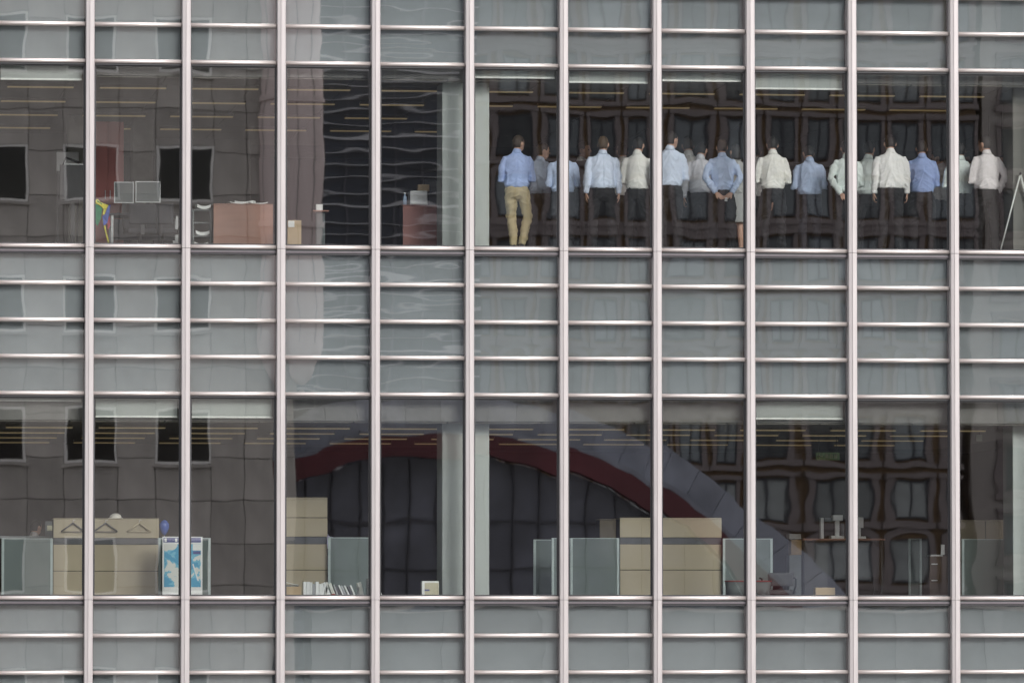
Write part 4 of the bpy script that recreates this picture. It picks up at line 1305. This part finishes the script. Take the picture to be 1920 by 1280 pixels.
PEOPLE_LOG = []
def person(u, d, label, vcol=None, h=None, yaw=0.0, arms=('front', 'front'), shirt='white', trousers='black', hair='dark', skin=0, head=(12, 0),
           sit=False, zf=None, jacket=False, skirt=False, legs=None, tuck=0.0, wide=1.0, lean=0.0, seed=0, vhead=None, hand_vox=False, longhair=False):
    zf = ZF_U if zf is None else zf
    if h is None:
        if vcol is not None:
            h = (W(u, vcol, d).z - zf) / 0.848
        else:
            h = W(u, vhead, d).z - zf
    s = h / 1.78
    PEOPLE_LOG.append((label[:40], round(h, 2), round(d, 2)))
    x = W(u, 380 if zf == ZF_U else 1000, d).x
    t = empty('person', (x, d, zf), label, 'person', None, yaw)
    dz = -0.43 if sit else 0.0
    Rl = Matrix.Rotation(lean, 4, 'X')
    piv = Vector((0, 0, 0.95 + dz))
    def P(p):                                     # upper-body point with lean, scaled
        q = Vector(p) + Vector((0, 0, dz))
        q = piv + (Rl @ (q - piv).to_4d()).to_3d()
        return q * s
    def Q(p):
        return Vector(p) * s
    # ---- legs
    if sit:
        L = [[(sx * 0.10, 0.0, 0.52), (sx * 0.12, 0.22, 0.53), (sx * 0.13, 0.42, 0.50), (sx * 0.13, 0.43, 0.28), (sx * 0.13, 0.42, 0.07)] for sx in (-1, 1)]
    elif legs == 'crossed':
        L = [[(-0.088, 0.0, 0.90), (-0.088, 0.03, 0.70), (-0.075, 0.05, 0.48), (-0.060, 0.02, 0.28), (-0.050, 0.0, 0.07)],
             [(0.092, 0.0, 0.90), (0.135, 0.0, 0.70), (0.165, 0.01, 0.50), (0.115, -0.05, 0.28), (0.060, -0.10, 0.07)]]
    else:
        rs = random.Random(seed + 99)
        o = rs.uniform(0.0, 0.04)
        o = -0.045 if skirt else o
        L = [[(sx * (0.07 if skirt else 0.092), 0, 0.90), (sx * (0.10 + o), 0.01, 0.68), (sx * (0.105 + o), 0.015, 0.49), (sx * (0.11 + o), -0.01, 0.28), (sx * (0.115 + o), -0.02, 0.07)] for sx in (-1, 1)]
    # ---- body: one continuous skin surface
    bm = bmesh.new()
    k = 0.86
    tor = [(0.86, 0.150, 0.105), (0.95, 0.160, 0.108), (1.05, 0.150, 0.098), (1.20, 0.165, 0.105), (1.33, 0.172, 0.108), (1.40, 0.150, 0.092), (1.46, 0.085, 0.066), (1.52, 0.058, 0.058)]
    tube(bm, [P((0, 0, z)) for z, a, b in tor], [(a * s * 0.95 * wide, b * s * 0.92) for z, a, b in tor], 18, side=(1, 0, 0))
    hp_, hy = R(head[0]), R(head[1])
    HM = (Matrix.Rotation(hy, 3, 'Z') @ Matrix.Rotation(-hp_, 3, 'X')) @ Matrix.Diagonal((1.08, 1.08, 1.05))
    nb = P((0, -0.005, 1.52))
    hc = nb + (HM @ Vector((0, 0.026, 0.122))) * s
    tube(bm, [P((0, 0, 1.47)), nb, nb + (HM @ Vector((0, 0.008, 0.06))) * s, hc - (HM @ Vector((0, 0.0, 0.03))) * s], [0.060 * s, 0.055 * s, 0.053 * s, 0.055 * s], 14, side=(1, 0, 0))
    ball(bm, hc, Vector((0.074, 0.094, 0.108)) * s, 20, 14, HM)
    ball(bm, hc + (HM @ Vector((0, 0.028, -0.060))) * s, Vector((0.056, 0.066, 0.062)) * s, 16, 10, HM)     # jaw
    tube(bm, [hc + (HM @ Vector(q)) * s for q in ((0, 0.080, 0.022), (0, 0.112, -0.022), (0, 0.088, -0.032))], [0.009 * s, 0.015 * s, 0.010 * s], 8)
    tube(bm, [hc + (HM @ Vector((sx * 0.024, 0.088 - abs(sx) * 0.004, -0.064))) * s for sx in (-1, 0, 1)], [0.006 * s, 0.009 * s, 0.006 * s], 8, side=(0, 0, 1))
    for sx in (-1, 1):
        ball(bm, hc + (HM @ Vector((sx * 0.078, -0.004, -0.012))) * s, Vector((0.012, 0.022, 0.034)) * s, 10, 8, HM)
    wr = []
    for sx, an in ((-1, arms[0]), (1, arms[1])):
        el, ws_, hd = ARMS[an]
        m_ = lambda q: Vector((q[0] * sx, q[1], q[2]))
        sh = P((sx * 0.184 * wide, 0, 1.395))
        E, Wp = P(m_(el) * 1.0), P(m_(ws_))
        tube(bm, [P((sx * 0.09, 0, 1.40)), sh, E, (E + Wp) / 2, Wp], [0.036 * s, 0.038 * s, 0.034 * s, 0.032 * s, 0.026 * s], 12)
        nr = Vector((-sx, 0.2, 0)) if an in ('down', 'pocket') else (Vector((0, -1, 0.2)) if an == 'behind' else Vector((0, -1, 0)))
        hand(bm, Wp, (Rl @ m_(hd).to_4d()).to_3d(), nr, sx, s, sx)
        wr.append((sh, E, Wp))
    for ch in L:
        rr = [0.082, 0.072, 0.054, 0.050, 0.036]
        tube(bm, [Q(p) for p in ch], [r * s for r in rr], 12)
        a = Q(ch[-1])
        tube(bm, [a + Vector((0, -0.04, -0.01)), a + Vector((0, 0.05, -0.03)), a + Vector((0, 0.15, -0.045))], [0.036 * s, 0.036 * s, 0.026 * s], 10)
    me = remesh(bm, 0.0085 if hand_vox else 0.012, 3 if hand_vox else 4, 'person_body')
    body = link('body', me, SKINS[skin], t)
    # ---- eyes
    for sx in (-1, 1):
        bm = bmesh.new()
        ball(bm, hc + (HM @ Vector((sx * 0.031, 0.083, 0.004))) * s, Vector((0.012, 0.009, 0.008)) * s, 10, 8, HM)
        link('eye', finish(bm, 'eye', True), mat('eye_dark', (0.05, 0.045, 0.04), 0.2), t)
    # ---- hair
    bm = bmesh.new()
    vs = ball(bm, Vector((0, 0, 0)), Vector((1, 1, 1)), 28, 20)
    rsx = random.Random(seed + 5)
    off = Vector((rsx.uniform(-9, 9),) * 3)
    for v in bm.verts:
        n_ = v.co.copy()
        low = -0.60 if not longhair else -1.2
        frontline = 0.30 + 0.35 * (n_.z < 0.2)
        bald = (n_.y > 0.30 and n_.z < 0.62) or n_.z < low or (abs(n_.x) > 0.72 and n_.z < 0.05 and n_.y > -0.25)
        r = 0.90 if bald else 1.0 + 0.035 * noise.noise(n_ * 4 + off) + 0.02 * noise.noise(n_ * 11 + off)
        q = Vector((n_.x * 0.083, n_.y * 0.104 - 0.006, n_.z * 0.118 + 0.004)) * r
        if longhair and n_.z < 0 and n_.y < 0.3:
            q.z *= 1.9
            q.y -= 0.01
        v.co = hc + (HM @ q) * s
    link('hair', finish(bm, 'hair', True), HAIRS[hair], t)
    # ---- shirt or jacket
    bm = bmesh.new()
    if jacket:
        rows = [(0.80, 0.190, 0.135), (0.95, 0.190, 0.135), (1.08, 0.180, 0.125), (1.25, 0.195, 0.130), (1.34, 0.205, 0.128), (1.40, 0.192, 0.112), (1.45, 0.130, 0.090), (1.495, 0.076, 0.074)]
    else:
        rows = [(0.955 + tuck, 0.150, 0.108), (0.972 + tuck, 0.178, 0.134), (1.02 + tuck * 0.7, 0.187, 0.142), (1.10, 0.178, 0.128), (1.22, 0.186, 0.126), (1.32, 0.190, 0.124),
                (1.395, 0.188, 0.116), (1.440, 0.160, 0.102), (1.472, 0.108, 0.086), (1.496, 0.074, 0.074), (1.51, 0.068, 0.068)]
    tube(bm, [P((0, -0.004, z)) for z, a, b in rows], [(a * s * wide, b * s) for z, a, b in rows], 22, side=(1, 0, 0))
    for (sh, E, Wp), an in zip(wr, arms):
        ins = Vector((0.09 * (1 if sh.x < 0 else -1), 0, 0)) * s
        up = Vector((0, 0, 0.012))
        mid = (E + Wp) / 2
        tube(bm, [sh + ins + Vector((0, 0, 0.03)) * s, sh + ins * 0.15 + Vector((0, 0, 0.006)) * s, sh * 0.8 + E * 0.2, sh * 0.5 + E * 0.5, E, E * 0.45 + Wp * 0.55, Wp * 0.93 + E * 0.07, Wp],
             [0.050 * s, 0.060 * s, 0.064 * s, 0.062 * s, 0.055 * s, 0.051 * s, 0.044 * s, 0.040 * s], 14)
    me = remesh(bm, 0.0105, 6, 'shirt')
    wrinkle(me, seed, 0.015 if not jacket else 0.005, 5.0, 9.0, zfade=((0.95 + dz) * s, (1.40 + dz) * s))
    link('jacket' if jacket else 'shirt', me, SHIRT[shirt], t)
    # collar
    bm = bmesh.new()
    tube(bm, [P((0, -0.004, 1.485)), P((0, -0.004, 1.505)), P((0, 0.004, 1.530)), P((0, 0.006, 1.532))], [0.080 * s, 0.072 * s, 0.066 * s, 0.060 * s], 18, side=(1, 0, 0))
    link('collar', finish(bm, 'collar', True), SHIRT['white'] if jacket else SHIRT[shirt], t)
    # cuffs
    for (sh, E, Wp) in wr:
        dr_ = (Wp - E).normalized()
        bm = bmesh.new()
        tube(bm, [Wp - dr_ * 0.045, Wp - dr_ * 0.002, Wp + dr_ * 0.004], [0.0445 * s, 0.041 * s, 0.030 * s], 14)
        link('cuff', finish(bm, 'cuff', True), SHIRT['white'] if jacket else SHIRT[shirt], t)
    # ---- trousers or skirt
    bm = bmesh.new()
    if skirt:
        rows = [(0.50, 0.185, 0.135), (0.60, 0.190, 0.140), (0.75, 0.195, 0.145), (0.88, 0.190, 0.140), (1.0, 0.160, 0.115), (1.03, 0.150, 0.110)]
        tube(bm, [Q((0, 0, z)) for z, a, b in rows], [(a * s, b * s) for z, a, b in rows], 20, side=(1, 0, 0))
        me = remesh(bm, 0.012, 2, 'skirt')
        wrinkle(me, seed + 3, 0.003, 5, 3)
        link('skirt', me, TROU['skirt'], t)
    else:
        hz = 0.0 if not sit else -0.43
        rows = [(0.775, 0.10, 0.085), (0.82, 0.160, 0.124), (0.88, 0.182, 0.142), (0.94, 0.178, 0.134), (1.0, 0.163, 0.116), (1.03, 0.158, 0.112)]
        if sit:
            rows = [(z + 0.02, a, b) for z, a, b in rows]
        tube(bm, [Q((0, 0, z + hz)) for z, a, b in rows], [(a * s * wide, b * s) for z, a, b in rows], 20, side=(1, 0, 0))
        for ch in L:
            tube(bm, [Q((ch[0][0], ch[0][1], ch[0][2])), *[Q(p) for p in ch[1:]]], [r * s for r in (0.100, 0.092, 0.074, 0.068, 0.062)], 14)
        me = remesh(bm, 0.012, 3, 'trousers')
        wrinkle(me, seed + 3, 0.0095 if trousers == 'khaki' else 0.008, 5, 8)
        link('trousers', me, TROU[trousers], t)
        bm = bmesh.new()
        tube(bm, [P((0, 0, 0.985)), P((0, 0, 1.018))], [(0.167 * s * wide, 0.120 * s)] * 2, 22, side=(1, 0, 0))
        link('belt', finish(bm, 'belt', True), LEATHER, t)
    # ---- shoes
    for ch in L:
        a = Q(ch[-1])
        bm = bmesh.new()
        y0 = a.y
        tube(bm, [(a.x, y0 - 0.085, 0.034), (a.x, y0 - 0.06, 0.046), (a.x, y0 + 0.03, 0.042), (a.x, y0 + 0.13, 0.034), (a.x, y0 + 0.19, 0.026)],
             [(0.030, 0.030), (0.038, 0.046), (0.042, 0.042), (0.046, 0.034), (0.026, 0.022)], 14, side=(1, 0, 0))
        link('shoe', finish(bm, 'shoe', True), LEATHER, t)
    return t

B_ = R
person(969, 0.8, 'man in blue shirt and khaki trousers beside the column, legs crossed', vcol=285, arms=('front', 'front'), shirt='blue', trousers='khaki', hair='brown', head=(6, -50), legs='crossed', seed=1, wide=1.03)
person(1013, 2.18, 'man in grey-blue shirt close behind the khaki trousered man', vcol=299, shirt='greyblue', trousers='grey', hair='brown', head=(10, -55), yaw=R(-25), seed=2)
person(1056, 1.48, 'person in light blue shirt half hidden by mullion, right of khaki trousered man', vcol=297, shirt='skyblue', trousers='grey', hair='dark', head=(8, -10), seed=3, arms=('front', 'front'))
person(1091, 3.98, 'man in black suit with white collar, turned sideways', vcol=299, shirt='suit', jacket=True, trousers='black', hair='dark', skin=1, head=(4, -70), yaw=R(-50), seed=4)
person(1130, 0.93, 'man in pale blue shirt with both arms hanging and sandy hair', vcol=287, arms=('down', 'down'), shirt='paleblue', trousers='black', hair='sandy', head=(2, -20), seed=5, hand_vox=True, wide=1.06)
person(1168, 2.98, 'person in dim shirt glimpsed between pale blue and white shirts', vcol=300, shirt='dimwarm', trousers='black', hair='dark', skin=1, head=(10, 0), seed=6)
person(1195, 1.18, 'man in creamy white shirt with folded arms, right of the sandy haired man', vcol=288, shirt='cream', trousers='black', hair='dark', head=(16, -25), seed=7, wide=0.98)
person(1256, 0.88, 'man in light blue shirt against the mullion, left of the dim white shirts', vcol=279, shirt='paleblue', trousers='black', hair='dark', head=(8, -50), seed=8, wide=0.98)
person(1291, 2.58, 'person in dim grey-white shirt behind the striped shirt', vcol=289, shirt='white', trousers='grey', hair='brown', head=(14, 0), seed=9)
person(1313, 1.78, 'person in pale striped shirt with left arm hanging, leaning forward', vcol=296, arms=('down', 'front'), shirt='stripe', trousers='black', hair='dark', head=(20, -30), seed=10, hand_vox=True, wide=0.92)
person(1354, 0.88, 'man in blue shirt with hands clasped behind his back', vcol=292, arms=('behind', 'behind'), shirt='skyblue', trousers='black', hair='brown', head=(6, 0), seed=11, hand_vox=True, wide=1.03)
person(1381, 1.40, 'woman in grey top and grey skirt with bare legs', vcol=300, shirt='grey', trousers='grey', skirt=True, hair='dark', head=(10, 20), seed=12, wide=0.90, longhair=True)
person(1449, 1.03, 'man in creamy white shirt alone right of the woman in grey skirt', vcol=287, shirt='cream', trousers='black', hair='dark', head=(14, 0), seed=13, wide=0.97)
person(1417, 3.48, 'person in dim brown-grey shirt mostly hidden by mullion left of lone cream shirt', vcol=300, arms=('down', 'down'), shirt='dimwarm', trousers='brown', hair='dark', skin=1, head=(10, 0), seed=14)
person(1518, 1.6, 'shorter man in blue shirt, bowed head, standing between two windowsill mullions', vcol=301, shirt='skyblue', trousers='navy', hair='dark', head=(22, 10), seed=15, wide=1.06)
person(1588, 1.08, 'man in minty white shirt behind mullion, left hand behind his back', vcol=294, arms=('behind', 'front'), shirt='mint', trousers='black', hair='dark', skin=1, head=(10, 0), seed=16, hand_vox=True, wide=1.0)
person(1628, 2.48, 'person in dim greenish shirt behind the broad white shirted man', vcol=296, shirt='mint', trousers='grey', hair='dark', head=(8, -30), seed=17, skin=1)
person(1670, 0.85, 'broad man in white shirt with both arms hanging', vcol=285, arms=('down', 'down'), shirt='white', trousers='black', hair='dark', head=(14, 0), seed=18, hand_vox=True, wide=1.12)
person(1729, 1.58, 'man in strong blue shirt right of the broad white shirted man', vcol=294, shirt='midblue', trousers='black', hair='dark', skin=1, head=(12, 0), seed=19)
person(1764, 3.48, 'person in dim white shirt turned left behind the strong blue shirt', vcol=312, shirt='dimwarm', trousers='grey', hair='dark', head=(12, 40), yaw=R(35), seed=20)
person(1801, 1.48, 'person in mint shirt half hidden by rightmost mullion', vcol=298, shirt='mint', trousers='black', hair='dark', skin=2, head=(8, 0), seed=21, wide=0.95)
person(1826, 3.78, 'dark haired person in grey glimpsed between mint and white shirts', vcol=311, shirt='slate', trousers='black', hair='dark', skin=2, head=(16, 30), yaw=R(20), seed=22)
person(1850, 1.08, 'rightmost man in white shirt with full dark hair', vcol=287, arms=('front', 'pocket'), shirt='pinkwhite', trousers='black', hair='dark', skin=1, head=(4, 30), yaw=R(15), seed=23)
person(1889, 2.98, 'shadowy person in dark slate top by the grey wall at far right', vcol=318, shirt='slate', trousers='black', hair='dark', skin=1, head=(10, 60), yaw=R(55), seed=24)
# phone held behind the back
ph = W(1361, 383, 0.88 - 0.2)
pho = empty('mobile_phone', (ph.x, 0.66, ph.z + 0.075), 'small white mobile phone held in hands clasped behind the back', 'phone')
box('casing', (0, 0, 0), (0.045, 0.012, 0.055), WHITE, pho, 0.004)
box('display', (0, -0.0065, 0.004), (0.032, 0.002, 0.035), SILVER, pho)
# two people seated on the lower floor
person(608, 3.3, 'seated person in lavender shirt behind tall beige cabinet, one shoulder showing', h=1.80, zf=ZF_L, sit=True, shirt='lavender', trousers='black', hair='dark', head=(25, 40), yaw=R(20), arms=('front', 'front'), seed=30, lean=R(-12))
c = W(608, 1000, 3.3)
office_chair('office_chair', (c.x, 3.3, ZF_L), R(20), 'office chair under the person in lavender shirt', 0.42, CHARC, 0.3)
person(60, 4.4, 'seated person with dark hair just above left frosted screen', h=1.74, zf=ZF_L, sit=True, shirt='dimwarm', trousers='black', hair='dark', head=(10, -20), yaw=R(-30), arms=('front', 'front'), seed=31, lean=R(-8))
c = W(60, 1000, 4.4)
office_chair('office_chair', (c.x, 4.4, ZF_L), R(-30), 'office chair under the seated person at left edge', 0.42, CHARC, 0.3)
for q in PEOPLE_LOG:
    print('PERSON', q)
